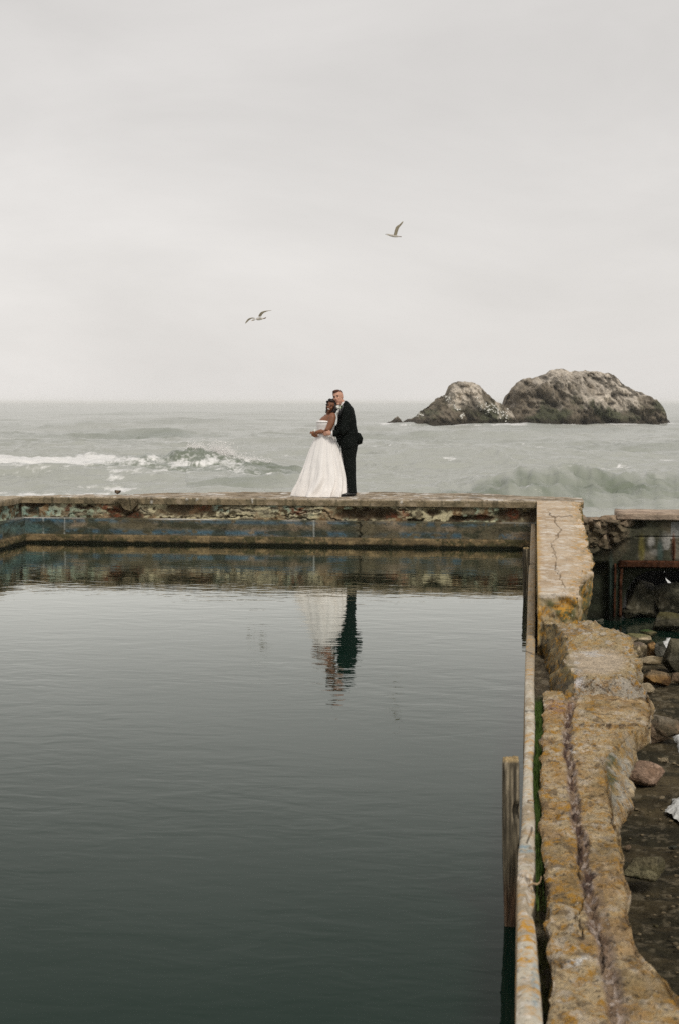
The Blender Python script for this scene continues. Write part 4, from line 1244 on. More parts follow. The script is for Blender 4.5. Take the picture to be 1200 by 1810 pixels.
C = mixc(C, (0.16, 0.135, 0.09), sstep(0.42, 0.55, fbm(X * 16, Y * 16, 0, 3, 216)) * 0.7)
C = mixc(C, (0.03, 0.055, 0.015), sstep(1.9, 2.4, X) * sstep(0.1, 0.4, fbm(X * 2, Y * 2, 8, 3, 217)) * sstep(9, 12, Y) * 0.7)
o = link('beach', grid_mesh('beach', np.stack([X, Y, Z], -1), C), M_MUD)
tag(o, 'dark muddy tidal ground beside the pool wall', kind='structure')

# pebbles on the mud
pv, pf = [], []
vi, fi = ICO[1]
for i in range(1500):
    y = random.uniform(5, 21); x = 0.35 + random.random() ** 0.8 * (0.28 * y)
    s = random.uniform(0.006, 0.022)
    k = len(pv)
    zz = float(GROUND(y)) - 0.02
    for a_, b_, c_ in vi: pv.append((x + a_ * s * 1.3, y + b_ * s, zz + 0.01 + c_ * s * 0.6))
    pf.extend([(k + p, k + q_, k + r_) for p, q_, r_ in fi])
me = bpy.data.meshes.new('pebbles'); me.from_pydata(pv, [], pf)
paint(me, np.tile(np.array([0.20, 0.16, 0.10]), (len(pv), 1)) * rng.uniform(0.4, 1.5, (len(pv), 1)))
tag(link('pebbles', me, M_ROCK), 'small pale pebbles scattered over the dark mud', kind='stuff')

# sea bed / shore shelf below everything near the baths
X, Y = np.meshgrid(np.linspace(-45, 45, 90), np.linspace(-18, 36, 60))
Z = np.interp(Y, [-18, 18, 26, 29, 36], [-1.5, -1.8, -2.1, -3.2, -4.0]) + 0.1 * fbm(X * 0.4, Y * 0.4, 0, 3, 220)
C = np.broadcast_to(np.array([0.07, 0.062, 0.04]), X.shape + (3,)).copy()
tag(link('shore', grid_mesh('shore', np.stack([X, Y, Z], -1), C), M_MUD), 'dark shore shelf around the baths', kind='structure')


def sheet(name, pts, z, m, label, kind='structure'):
    bm = bmesh.new()
    bm.faces.new([bm.verts.new((a, b_, z)) for a, b_ in pts])
    me = bpy.data.meshes.new(name); bm.to_mesh(me); bm.free()
    return tag(link(name, me, m), label, kind=kind)


sheet('pool_water', [(XC - 0.02, -6), (-0.02, -6), (-0.02, Y0 + 0.02), (XC - 0.02, Y0 + 0.02)], 0.0, M_POOL, 'still dark green pool water mirroring the sky')
sheet('tide_pool', [(0.1, 20.4), (8, 20.4), (8, YR + 4.0), (0.1, YR + 4.0)], -1.42, M_POOL, 'dark tide pool at the foot of the ruined wall')


def foam_patch(pxs, z, seed, label):
    c = np.mean([P(a, b_, z)[:2] for a, b_ in pxs], 0)
    ring = np.array([P(a, b_, z)[:2] for a, b_ in pxs])
    n_ = 48
    tt_ = np.linspace(0, len(ring), n_, endpoint=False)
    pts_ = np.array([ring[int(t_) % len(ring)] * (1 - t_ % 1) + ring[(int(t_) + 1) % len(ring)] * (t_ % 1) for t_ in tt_])
    rows = []
    for k in range(9):
        f_ = k / 8
        q_ = c + (pts_ - c) * (f_ + 0.16 * f_ * vnoise(tt_[:, None] * 2.3, 0, 0, seed))
        hgt = 0.035 * (1 - f_ ** 2.2) + 0.012 * fbm(q_[:, 0] * 9, q_[:, 1] * 9, 0, 3, seed)
        rows.append(np.column_stack([q_, z + hgt]))
    me = grid_mesh('foam', np.array(rows), None, wrap=True)
    return tag(link('foam', me, M_FOAM), label, kind='stuff')


foam_patch([(1174, 1432), (1179, 1427), (1184, 1424), (1188, 1414), (1196, 1409), (1210, 1402), (1260, 1405), (1260, 1470), (1208, 1456), (1196, 1452), (1188, 1440), (1180, 1438)], -0.93, 1, 'patch of white foam on the mud at the right edge')
foam_patch([(1186, 1283), (1194, 1290), (1215, 1310), (1225, 1350), (1200, 1334), (1192, 1312), (1184, 1292)], -1.05, 2, 'narrow run of white foam right of the big sloping rock')
foam_patch([(1166, 1144), (1169, 1137), (1175, 1133), (1179, 1127), (1184, 1128), (1187, 1138), (1184, 1150), (1172, 1152)], -1.34, 3, 'small white foam patch behind the grey stone')
# surf outside the arch
p = PD(1190, 1042, 29)
foam_patch([(1140, 1075), (1140, 1010), (1260, 1005), (1260, 1075)], -1.75, 4, 'white surf seen through the gap in the arch')

# ================================================================== SEA
SEAZ, HS = -2.6, CAM_Z + 2.6
hh = np.concatenate([np.geomspace(0.66, 3.0, 22, endpoint=False), np.arange(3.0, 32, 0.30), np.arange(32, 205, 0.42), np.arange(205, 480, 4.0)])
dist = HS * F / hh
pc = np.concatenate([np.arange(-1500, -60, 14), np.arange(-60, 1262, 2.4), np.arange(1262, 2700, 14)])
PX, DD = np.meshgrid(pc, dist)
LAT = (PX - CX) / F * DD                    # lateral offset, right of the view axis
WX = LAT * RIGHT[0] + DD * HF[0]
WY = LAT * RIGHT[1] + DD * HF[1]
fade = sstep(1500, 300, DD)
hgt = np.zeros_like(DD)
rw = np.random.default_rng(3)
for i in range(26):
    lam = 2.2 * 1.17 ** i
    if lam > 60: lam = 60
    ang = -math.pi / 2 + rw.normal() * 0.42
    k_ = 2 * math.pi / lam
    amp = 0.027 * lam ** 0.68
    ph = (LAT * math.cos(ang) + DD * math.sin(ang)) * k_ + rw.uniform(0, 6.28) + 0.9 * vnoise(LAT / (lam * 2.5), DD / (lam * 2.5), 0, 300 + i)
    res = sstep(1.2, 3.0, lam / (DD * DD / (HS * F) * 0.42 + 1e-6))   # skip what the rows cannot carry
    hgt += amp * (1 - np.abs(np.sin(ph / 2)) * 2 + 0.2) * res * (0.5 + 0.5 * vnoise(LAT / 30, DD / 30, 1, 330 + i)) * 1.1
res2 = sstep(0.9, 2.2, 3.0 / (DD * DD / (HS * F) * 0.42))
wp = fbm(LAT / 9, DD / 9, 0, 3, 380)
wl1 = ridged(LAT / 8 + wp, DD / 3.4 + 1.6 * wp, 0, 4, 381)
wl2 = ridged(LAT / 3.1 + 2 * wp, DD / 1.5 + wp, 0, 3, 382)
hgt += 0.36 * (wl1 - 0.45) * sstep(0.9, 2.2, 7.0 / (DD * DD / (HS * F) * 0.42)) * (0.7 + 0.5 * wp) + 0.13 * (wl2 - 0.45) * res2
hgt *= fade


def crest(ppts, dc, front, backl, skew=0.0, jit=1.0):
    global hgt
    ppx = np.array([a for a, _ in ppts]); ppy = np.array([b_ for _, b_ in ppts])
    dcx = dc + skew * (PX - 600) / 600 + jit * fbm(PX / 130, 0, 0, 4, 341)
    A = np.interp(PX, ppx, (711 + HS * F / dc - ppy) * dc / F, left=0, right=0)
    A = np.clip(A, -0.1, 9) * 1.22
    u = DD - dcx - 0.9 * fbm(PX / 18, 0, 3, 3, 346)
    prof = np.where(u < 0, np.exp(-(np.abs(u) / front) ** 1.25), np.exp(-(np.abs(u) / backl) ** 1.1))
    rag = 1 + 0.20 * fbm(PX / 22, DD / 5, 0, 5, 345)
    hgt += A * prof * rag
    trough = -0.22 * A * np.exp(-((u + front * 2.0) / front) ** 2)
    hgt += trough
    return A, u


A1, u1 = crest([(-400, 800), (0, 803), (120, 806), (200, 806), (270, 801), (310, 793), (335, 787), (352, 785), (375, 787), (392, 794), (420, 800), (480, 806), (520, 812), (550, 818)], 118, 5.5, 7, 0, 1.2)
A2, u2 = crest([(660, 869), (740, 861), (800, 853), (870, 847), (930, 841), (965, 838), (1010, 838), (1060, 844), (1080, 846), (1105, 843), (1150, 846), (1200, 850), (1500, 850)], 80, 5.5, 7, 0, 0.8)
A3, u3 = crest([(-500, 764), (0, 764), (150, 764), (260, 762), (300, 759.5), (330, 763), (360, 767)], 228, 14, 20, 0, 3)
A4, u4 = crest([(150, 818), (300, 818), (360, 812), (430, 814), (520, 816), (545, 824)], 106, 4, 5, 0, 1.5)
A5, u5 = crest([(-300, 836), (0, 838), (150, 838), (260, 840), (330, 846)], 99, 4, 6, 0, 2.0)
A6, u6 = crest([(330, 845), (420, 842), (500, 845), (560, 850)], 92, 4, 6, 0, 1.5)
WV = np.stack([WX, WY, SEAZ + hgt], -1)
# running lines up the wave faces
facem = np.exp(-((u2 + 3.0) / 4.6) ** 2) * np.clip(A2 / 0.6, 0, 1)
WV[..., 2] += facem * 0.13 * fbm(PX / 30 + DD * 1.1, DD * 0.6, 0, 4, 351)
facel = np.exp(-((u1 + 3.0) / 4.6) ** 2) * np.clip(A1 / 0.55, 0, 1) * sstep(180, 300, PX)
WV[..., 2] += facel * 0.16 * fbm(PX / 22, DD * 0.6, 0, 4, 352)
px, py = proj(WV)
n1 = fbm(PX / 55, py / 7, 0, 5, 361)
n2 = fbm(PX / 17, py / 3.2, 0, 5, 362, 0.6)
n3 = fbm(PX / 9 + py * 0.5, py / 1.6, 0, 4, 363, 0.6)
foam = np.zeros_like(DD)
foam = np.maximum(foam, 1.15 * sstep(3.0, -1.0, u1 + 2 * n2) * sstep(-17, -9, u1 + 4 * n1) * sstep(285, 190, PX + 40 * n1) * (0.84 + 0.30 * n2 + 0.2 * n3))
foam = np.maximum(foam, 0.85 * np.exp(-((u1 - 0.5) / 3.0) ** 2) * sstep(372, 392, PX) * sstep(540, 420, PX + 20 * n2) * (0.85 + 0.5 * n2 + 0.3 * n3))
foam = np.maximum(foam, 0.62 * np.exp(-((u1 - 0.3) / 1.0) ** 2) * sstep(300, 340, PX) * sstep(395, 380, PX) * (0.8 + 0.6 * n3))
# lacy old foam in the trough, streaked along the surface
lace = np.clip(0.56 + 0.20 * n1 + 0.34 * n2 + 0.22 * n3, 0, 1.0)
foam = np.maximum(foam, lace * sstep(-30, -14, u1) * sstep(2, -4, u1) * sstep(560, 400, PX + 60 * n1) * (0.82 + 0.25 * sstep(-0.1, 0.4, n1)))
foam = np.maximum(foam, 0.95 * lace * sstep(97, 84, DD) * sstep(420, 120, PX) * (0.75 + 0.5 * sstep(-0.2, 0.3, n1)))
foam = np.maximum(foam, 0.42 * np.exp(-((u2) / 0.9) ** 2) * sstep(0.0, 0.5, n2) * (A2 > 0.2))
wc = fbm(LAT / 5, DD / 4, 0, 5, 364)
foam = np.maximum(foam, (0.56 + 0.35 * n3) * sstep(0.64, 0.80, wc) * sstep(400, 100, DD))
foam = np.maximum(foam, 0.62 * lace * np.exp(-((u2 - 22) / 9) ** 2) * sstep(560, 640, PX) * (0.7 + 0.7 * n1))
# surf collar at the sea rocks
for (a, b_, c_, d_) in [(800, 750.5, 122, 2.0), (692, 749.2, 25, 1.6), (1035, 749.3, 158, 1.6), (915, 749.0, 28, 3.0), (1175, 748.5, 20, 1.8)]:
    foam = np.maximum(foam, 0.80 * blob(px + 10 * n2, py, a, b_, c_, d_, 0.5) * sstep(-0.3, 0.3, n2 + (0.5 if c_ < 30 else 0)))
face = np.clip(0.85 * facem * sstep(1.0, -0.6, u2) * (0.75 + 0.5 * fbm(PX / 20 + DD * 0.9, DD * 0.4, 0, 3, 353)) + 1.2 * facel * sstep(1.0, -0.6, u1) + 0.8 * np.exp(-((u3 + 5) / 9) ** 2) * np.clip(A3 * 2, 0, 1) + 0.9 * np.exp(-((u4 + 2.5) / 3) ** 2) * np.clip(A4 * 3, 0, 1) + 0.7 * np.exp(-((u5 + 2.5) / 3) ** 2) * np.clip(A5 * 3, 0, 1) + 0.7 * np.exp(-((u6 + 2.5) / 3) ** 2) * np.clip(A6 * 3, 0, 1)  # wave fronts painted darker, standing in for their weaker sky reflection
               + 0.25 * sstep(0.0, 0.6, fbm(LAT / 40, DD / 22, 0, 4, 371)), 0, 1)
o = link('sea', grid_mesh('sea', WV, None, flip=True, extra={'foam': foam, 'face': face}), M_SEA)
tag(o, 'choppy grey green sea with breaking waves', kind='structure')

# spray thrown up from the breaking crest
sv, sf = [], []
vi, fi = ICO[1]
near_c = np.abs(u1) < 4
zc = np.where(near_c, WV[..., 2], -99)
top_r = zc.argmax(0)
for i in range(2600):
    t_ = random.random()
    if t_ < 0.55:
        a = random.gauss(392, 11); e_ = 0.30
    elif t_ < 0.8:
        a = random.gauss(348, 10); e_ = 0.14
    else:
        a = random.uniform(395, 480); e_ = 0.12
    ci = int(np.abs(pc - a).argmin())
    q = WV[top_r[ci], ci] + HF * random.gauss(0, 0.5)
    q = q + np.array([0, 0, min(random.expovariate(1 / e_), 1.0) - 0.05])
    s = random.uniform(0.012, 0.045)
    k = len(sv)
    for p in vi: sv.append(tuple(q + np.array(p) * s))
    sf.extend([(k + x_, k + y_, k + z_) for x_, y_, z_ in fi])
me = bpy.data.meshes.new('spray'); me.from_pydata(sv, [], sf)
tag(link('spray', me, M_SHIRT), 'white spray thrown up from the breaking crest', kind='stuff')


# ================================================================== SEA ROCKS
def sea_rock(prof, dist0, depth_m, seed, label, guano, base_py=748.0, front_pow=2.4):
    pxa = np.array([a for a, _ in prof], float); pya = np.array([b_ for _, b_ in prof], float)
    s = dist0 / F
    zb = SEAZ
    us = np.linspace(pxa[0], pxa[-1], 420)
    vs_ = np.linspace(-1, 1, 150)
    U, Vv = np.meshgrid(us, vs_)
    jag = 1.5 * fbm(U / 7, 0, seed, 4, seed, 0.6) * np.clip((base_py - np.interp(U, pxa, pya)) / 14, 0, 1)
    Hh = np.clip((base_py - np.interp(U, pxa, pya) + jag) * s, 0, None)
    wid = (pxa[-1] - pxa[0]) * s
    mid = (pxa[0] + pxa[-1]) / 2
    q = (U - mid) / ((pxa[-1] - pxa[0]) / 2)
    half = depth_m * np.sqrt(np.clip(1 - np.abs(q) ** 3, 0.02, 1))
    prf = np.clip(1 - np.abs(Vv) ** front_pow, 0, 1) ** 0.75
    lat = (U - CX) * s
    dep = dist0 + Vv * half
    z = Hh * prf
    # gullies, ledges, knobs
    gl = ridged(lat / 9, dep / 9, z / 14, 4, seed)
    kn = fbm(lat / 3.2, dep / 3.2, z / 3.2, 5, seed + 7)
    bite = Hh * 0.10
    z = z + prf ** 0.3 * (np.minimum(1.5, bite) * (gl - 0.55) * (0.35 + 0.9 * np.abs(Vv) ** 0.5) + 0.8 * kn * sstep(0, 3, Hh))
    am_ = sstep(0.02, 0.35, np.abs(Vv)) * min(1.0, depth_m / 15)
    dep = dep + am_ * (3.0 * fbm(lat / 6, z / 5, 0, 5, seed + 9) + 3.6 * ridged(lat / 5.5 + z / 7, z / 9, 0, 5, seed + 4) + 1.6 * ridged(lat / 1.8 + z / 5, z / 2.0, 0, 4, seed + 6))
    W = np.stack([lat * RIGHT[0] + dep * HF[0], lat * RIGHT[1] + dep * HF[1], zb + z - 0.5], -1)
    hr = z / (Hh.max() + 1e-6)
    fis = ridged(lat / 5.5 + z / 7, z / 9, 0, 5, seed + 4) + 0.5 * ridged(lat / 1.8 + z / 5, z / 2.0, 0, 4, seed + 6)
    a = fbm(lat / 5, z / 4, dep / 6, 5, seed + 21)
    b_ = fbm(lat / 1.6, z / 3.4, dep / 3, 5, seed + 22)
    C = np.broadcast_to(np.array([0.185, 0.155, 0.115]), W.shape).copy()
    C = mixc(C, (0.095, 0.078, 0.053), sstep(-0.1, 0.4, a + 0.5 * b_))
    C = mixc(C, (0.058, 0.070, 0.034), sstep(0.05, 0.4, fbm(lat / 7, z / 5, 2, 4, seed + 23)) * sstep(0.75, 0.3, hr) * 0.8)
    stk = fbm(lat / 0.9, z / 6, dep / 8, 4, seed + 24)
    g = guano(U, hr, z, Hh) + 0.30 * a + 0.30 * b_ + 0.28 * stk
    C = mixc(C, (0.56, 0.50, 0.42), sstep(0.22, 0.80, g) * 0.9)
    C = mixc(C, (0.045, 0.038, 0.026), sstep(0.62, 0.95, fis) * 0.75)  # crevice shade painted into the colour to sharpen the relief
    C = mixc(C, (0.030, 0.024, 0.016), sstep(1.5, 0.7, z - 0.5 + 0.5 * b_) * 0.85)
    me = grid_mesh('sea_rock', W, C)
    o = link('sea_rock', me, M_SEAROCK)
    tag(o, label, 'rock')
    return o, W


def g_left(U, hr, z, Hh):
    return 0.06 + 0.95 * blob(U, -z, 822, -8.6, 28, 2.2) + 0.95 * blob(U, -z, 825, -5.6, 26, 2.2) + 0.50 * blob(U + z * 3, -z, 890, -3.6, 34, 2.2) + 0.3 * blob(U, -z, 792, -4.5, 12, 3) - 0.10


def g_right(U, hr, z, Hh):
    g = 0.14 * sstep(0.2, 0.4, hr) + 0.38 * sstep(0.45, 0.9, hr) + 0.42 * blob(U, -z, 1085, -8.5, 60, 4.0) + 0.45 * blob(U, -z, 1080, -4.8, 28, 2.6) + 0.25 * blob(U, -z, 985, -4.4, 26, 1.4) + 0.32 * blob(U, -z, 935, -4.6, 14, 1.6)
    return g + 0.07 - 0.35 * sstep(0.30, 0.15, hr)


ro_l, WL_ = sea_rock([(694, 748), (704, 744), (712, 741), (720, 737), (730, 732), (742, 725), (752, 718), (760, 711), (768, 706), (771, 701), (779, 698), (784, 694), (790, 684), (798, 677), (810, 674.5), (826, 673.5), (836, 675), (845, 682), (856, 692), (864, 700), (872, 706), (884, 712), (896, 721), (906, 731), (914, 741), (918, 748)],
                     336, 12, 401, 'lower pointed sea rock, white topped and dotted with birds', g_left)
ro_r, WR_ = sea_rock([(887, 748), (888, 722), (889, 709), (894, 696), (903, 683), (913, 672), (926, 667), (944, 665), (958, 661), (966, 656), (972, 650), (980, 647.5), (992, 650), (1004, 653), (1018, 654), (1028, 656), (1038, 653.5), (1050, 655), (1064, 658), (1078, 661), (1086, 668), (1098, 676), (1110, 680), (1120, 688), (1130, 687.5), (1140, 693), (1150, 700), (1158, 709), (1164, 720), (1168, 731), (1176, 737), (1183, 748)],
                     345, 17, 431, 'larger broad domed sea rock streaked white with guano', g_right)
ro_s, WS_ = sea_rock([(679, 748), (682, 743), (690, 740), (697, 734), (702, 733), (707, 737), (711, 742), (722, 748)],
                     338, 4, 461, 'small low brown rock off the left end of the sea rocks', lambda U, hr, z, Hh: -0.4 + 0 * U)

# birds roosting on the sea rocks
dg = bpy.context.evaluated_depsgraph_get()
bvh = BVHTree.FromPolygons([tuple(v) for v in WL_.reshape(-1, 3)], [tuple(p.vertices) for p in ro_l.data.polygons])
bm = bmesh.new()
bmesh.ops.create_uvsphere(bm, u_segments=8, v_segments=6, radius=0.5, matrix=Matrix.Diagonal((0.42, 0.30, 0.26, 1)))
bmesh.ops.create_uvsphere(bm, u_segments=6, v_segments=5, radius=0.07, matrix=Matrix.Translation((-0.18, 0, 0.16)))
bmesh.ops.create_cone(bm, segments=5, radius1=0.03, radius2=0.0, depth=0.09, cap_ends=True, matrix=Matrix.Translation((-0.27, 0, 0.15)) @ Matrix.Rotation(R(-90), 4, 'Y'))
gull_me = bpy.data.meshes.new('roosting_gull'); bm.to_mesh(gull_me); bm.free()
gull_me.materials.append(M_ROOST)
gull_me.polygons.foreach_set('use_smooth', [True] * len(gull_me.polygons))
spots = []
for i in range(62): 
    a = random.uniform(843, 897); b_ = random.gauss(708 + (a - 843) * 0.36 + 8, 6.5); spots.append((a, b_))
for i in range(30):
    t_ = random.random(); spots.append((787 + 30 * t_ + random.gauss(0, 2.5), 700 + 38 * t_ + random.gauss(0, 2.5)))
for i in range(9): spots.append((random.uniform(728, 748), random.uniform(727, 737)))
first = True
for (a, b_) in spots:
    d = Vector(RIGHT * (a - CX) / F + UP * (CY - b_) / F + FWD).normalized()
    hit = bvh.ray_cast(Vector((0, 0, CAM_Z)), d)
    if hit[0] is None: continue
    o = bpy.data.objects.new('roosting_gull', gull_me); COL.objects.link(o)
    o.location = hit[0] + Vector((0, -0.05, 0.10))
    sc_ = random.uniform(0.8, 1.25)
    o.scale = (sc_,) * 3
    o.rotation_euler = (0, 0, random.uniform(0, 6.28))
    tag(o, 'white seabird resting on the lower pointed sea rock', 'bird', 'seabirds resting on the lower sea rock')


# ================================================================== POSTS
def post(px_c, py_top, py_water, wpx, label, seed, redbase=False, hole=False, tip=0.0):
    q = P(px_c, py_water, 0.0)
    dist_ = q @ HF
    s = dist_ / F
    zt_ = PYL(px_c, py_top, q[1])[2]
    w = wpx * s / 2
    root = empty('wooden_post', (float(q[0]), float(q[1]), 0.0), 0.05)
    tag(root, label, 'post')
    nrow, nc = 120, 40
    zz = np.linspace(-0.7, zt_, nrow)
    th = np.linspace(0, 2 * math.pi, nc, endpoint=False)
    Zg, Tg = np.meshgrid(zz, th, indexing='ij')
    sq = 1 / np.maximum(np.abs(np.cos(Tg)), np.abs(np.sin(Tg))) ** 0.75
    r = w * 0.93 * sq * (1 + 0.05 * fbm(np.cos(Tg) * 2, np.sin(Tg) * 2, Zg * 1.5, 3, seed) + 0.035 * ridged(Tg * 5, Zg * 0.6, 0, 3, seed + 1))
    r = r * (1 - 0.18 * sstep(0.35, 0.0, Zg) + 0.08 * sstep(0.1, 0.5, Zg))
    r = r * (1 - 0.12 * sstep(zt_ - 0.02, zt_, Zg))
    lean = tip * Zg
    V = np.stack([r * np.cos(Tg) + lean, r * np.sin(Tg), Zg + 0.012 * (Zg > zt_ - 0.01) * fbm(np.cos(Tg) * 3, np.sin(Tg) * 3, 0, 3, seed)], -1)
    if hole:
        hd = np.hypot((Zg - (zt_ - 0.235)) / 0.045, (((Tg + math.pi) % (2 * math.pi)) - (-math.pi / 2 + 0.55 + math.pi)) / 0.42)
        k_ = sstep(1.1, 0.6, hd) * 0.7
        V[..., 0] *= (1 - k_); V[..., 1] *= (1 - k_)
    # cap rows
    caps = [V[-1] * np.array([f_, f_, 1]) + np.array([0, 0, 0.004 * (1 - f_)]) for f_ in (0.75, 0.45, 0.15, 0.001)]
    V = np.concatenate([V, np.array(caps)], 0)
    C = np.broadcast_to(np.array([0.095, 0.080, 0.054]), V.shape).copy()
    st = fbm(np.cos(np.arctan2(V[..., 1], V[..., 0])) * 9, np.sin(np.arctan2(V[..., 1], V[..., 0])) * 9, V[..., 2] * 2.0, 4, seed + 5)
    C = mixc(C, (0.05, 0.042, 0.028), sstep(-0.05, 0.35, st))
    C = mixc(C, (0.26, 0.22, 0.155), sstep(0.25, 0.5, -st))
    if redbase: C = mixc(C, (0.13, 0.062, 0.03), sstep(0.28, 0.1, V[..., 2]) * 0.5)
    C = mixc(C, (0.38, 0.28, 0.14), sstep(zt_ - 0.012, zt_ + 0.001, V[..., 2]) * 0.8)
    if hole: C[:nrow] = mixc(C[:nrow], (0.02, 0.018, 0.012), k_ * 1.3)
    o = link('shaft', grid_mesh('shaft', V, C, wrap=True), M_WOOD, root)
    return root, s, zt_, w


post(902, 1341, 1634, 31, 'near weathered wooden post with a dark knot hole, close beside the gutter rim', 501, True, True, -0.01)
post(928.5, 969, 1056, 12, 'far slim brown wooden post standing where the pool walls meet', 531)

# iron hooks left in the gutter rim
for (a, b_, sgn, lab) in [(938, 1566, 1, 'bent tan iron peg sticking out of the broken rim'), (936, 1419, -1, 'small curved iron loop on the rim beside the moss')]:
    q = P(a, b_, ZR)
    pts = [(-0.012, 0.0, 0.0), (0.006, -0.004, 0.012), (0.026, -0.012, 0.012), (0.036, -0.006, 0.020), (0.040, 0.004, 0.034)] if sgn > 0 else \
          [(-0.008, 0.02, -0.004), (-0.012, 0.0, 0.010), (0.0, -0.012, 0.016), (0.014, -0.006, 0.014), (0.018, 0.008, 0.004)]
    V = []
    for k, p_ in enumerate(pts):
        rr_ = 0.005 + (0.004 if (sgn > 0 and k == len(pts) - 1) else 0)
        V.append([(q[0] + p_[0] + rr_ * 0.3 * math.cos(t_), q[1] + p_[1] + rr_ * math.cos(t_), q[2] + p_[2] + rr_ * math.sin(t_)) for t_ in np.linspace(0, 6.283, 9)[:-1]])
    o = link('iron_hook', grid_mesh('iron_hook', local(np.array(V), side), np.tile(np.array([0.42, 0.30, 0.18]), (len(pts) * 8, 1)), wrap=True, extra={'lichen': np.zeros(len(pts) * 8)}), M_COPE, side)
    o['label'] = lab


# ================================================================== PEOPLE
def loft(bm, rows, seg=20, cap=True):
    """rows: (x, y, z, rx, ry[, tilt about y]) elliptical sections"""
    prev = None
    rings = []
    n_ = len(rows)
    for i, r in enumerate(rows):
        x, y, z, rx, ry = r[:5]
        a = Vector(rows[max(0, i - 1)][:3]); b_ = Vector(rows[min(n_ - 1, i + 1)][:3])
        d = (b_ - a).normalized() if (b_ - a).length > 1e-6 else Vector((0, 0, 1))
        if len(r) > 5 and r[5] == 'z': d = Vector((0, 0, 1))
        ux = Vector((1, 0, 0)) - d * d.x
        if ux.length < 0.25: ux = Vector((0, 0, 1)) - d * d.z
        ux.normalize(); uy = d.cross(ux)
        rings.append([bm.verts.new(Vector((x, y, z)) + ux * math.cos(t_) * rx + uy * math.sin(t_) * ry) for t_ in [2 * math.pi * k / seg for k in range(seg)]])
    for r0, r1 in zip(rings[:-1], rings[1:]):
        for k in range(seg):
            bm.faces.new((r0[k], r0[(k + 1) % seg], r1[(k + 1) % seg], r1[k]))
    if cap:
        bm.faces.new(rings[0][::-1]); bm.faces.new(rings[-1])


def ball(bm, c, r, rot=None, u=20, v=14):
    M = Matrix.Translation(c) @ (rot.to_matrix().to_4x4() if rot else Matrix()) @ Matrix.Diagonal((*r, 1))
    bmesh.ops.create_uvsphere(bm, u_segments=u, v_segments=v, radius=1.0, matrix=M)


def finish(bm, name, m, parent, voxel=None, smooth_it=0, off=(0, 0, 0), sub=0):
    bmesh.ops.recalc_face_normals(bm, faces=bm.faces[:])
    for v in bm.verts: v.co -= Vector(off)
    me = bpy.data.meshes.new(name)
    bm.to_mesh(me); bm.free()
    if voxel or smooth_it or sub:
        tmp = bpy.data.objects.new('tmp', me); COL.objects.link(tmp)
        if voxel:
            md = tmp.modifiers.new('r', 'REMESH'); md.mode = 'VOXEL'; md.voxel_size = voxel
        if smooth_it:
            ms = tmp.modifiers.new('s', 'SMOOTH'); ms.factor = 0.5; ms.iterations = smooth_it
        if sub:
            mq = tmp.modifiers.new('u', 'SUBSURF'); mq.levels = sub; mq.render_levels = sub
        dgx = bpy.context.evaluated_depsgraph_get(); dgx.update()
        me2 = bpy.data.meshes.new_from_object(tmp.evaluated_get(dgx))
        bpy.data.objects.remove(tmp)
        me = me2; me.name = name
        me.materials.clear()
    return link(name, me, m, parent)


DP = 24.6
PO = PD(590, 877.5, DP); PO[2] = 0.806
K = 0.00146


def q2(cx, cy, y=0.0): return ((cx - 600) * K, y, (1385 - cy) * K)


def fingers(bm, base, dirv, side_v, down_v, L=0.085, curl=0.6, r=0.0085):
    """four unequal fingers and a thumb growing from a palm"""
    base, dirv, side_v, down_v = Vector(base), Vector(dirv).normalized(), Vector(side_v).normalized(), Vector(down_v).normalized()
    for k, (ln, off) in enumerate([(0.92, -0.030), (1.0, -0.010), (0.95, 0.010), (0.75, 0.030)]):
        p = base + side_v * off
        pts = [(*(p - dirv * 0.02), r * 1.1, r * 1.1)]
        ang = 0.0
        for s_ in range(3):
            ang += curl * 0.5
            dd_ = dirv * math.cos(ang) + down_v * math.sin(ang)
            p = p + dd_ * L * ln * (0.42, 0.33, 0.25)[s_]
            pts.append((*p, r * (1 - 0.12 * s_), r * (1 - 0.12 * s_)))
        loft(bm, pts, 8)
    p = base - dirv * 0.055 - side_v * 0.034
    pts = [(*p, r * 1.25, r * 1.25)]
    for s_ in range(2):
        p = p + (dirv * 0.7 - side_v * (0.6 - 0.3 * s_) + down_v * 0.2) * 0.034
        pts.append((*p, r * (1.15 - 0.2 * s_), r * (1.15 - 0.2 * s_)))
    loft(bm, pts, 8)


# ---------------- groom
groom = empty('person', tuple(PO + RIGHT * 0.26 + HF * 0.02), YAW)
tag(groom, 'person in a black suit with white boutonniere hugging the bride from behind', 'person')
GO = (0.26, 0.02, 0.0)

from mathutils import Euler
bm = bmesh.new()
# head turned to the viewer and a little to the left, tilted towards the bride
hc = Vector(q2(647, 218, -0.03))
hrot = Euler((0.03, R(-13), R(-20)))
ball(bm, hc + Vector((0.004, 0.012, 0.022)), (0.084, 0.102, 0.105), hrot)
ball(bm, hc + hrot.to_matrix() @ Vector((0, -0.018, -0.055)), (0.068, 0.074, 0.080), hrot)      # jaw
ball(bm, hc + hrot.to_matrix() @ Vector((0, -0.060, -0.122)), (0.030, 0.026, 0.020), hrot)     # chin


def gh(x, y, z): return hc + hrot.to_matrix() @ Vector((x, y, z))


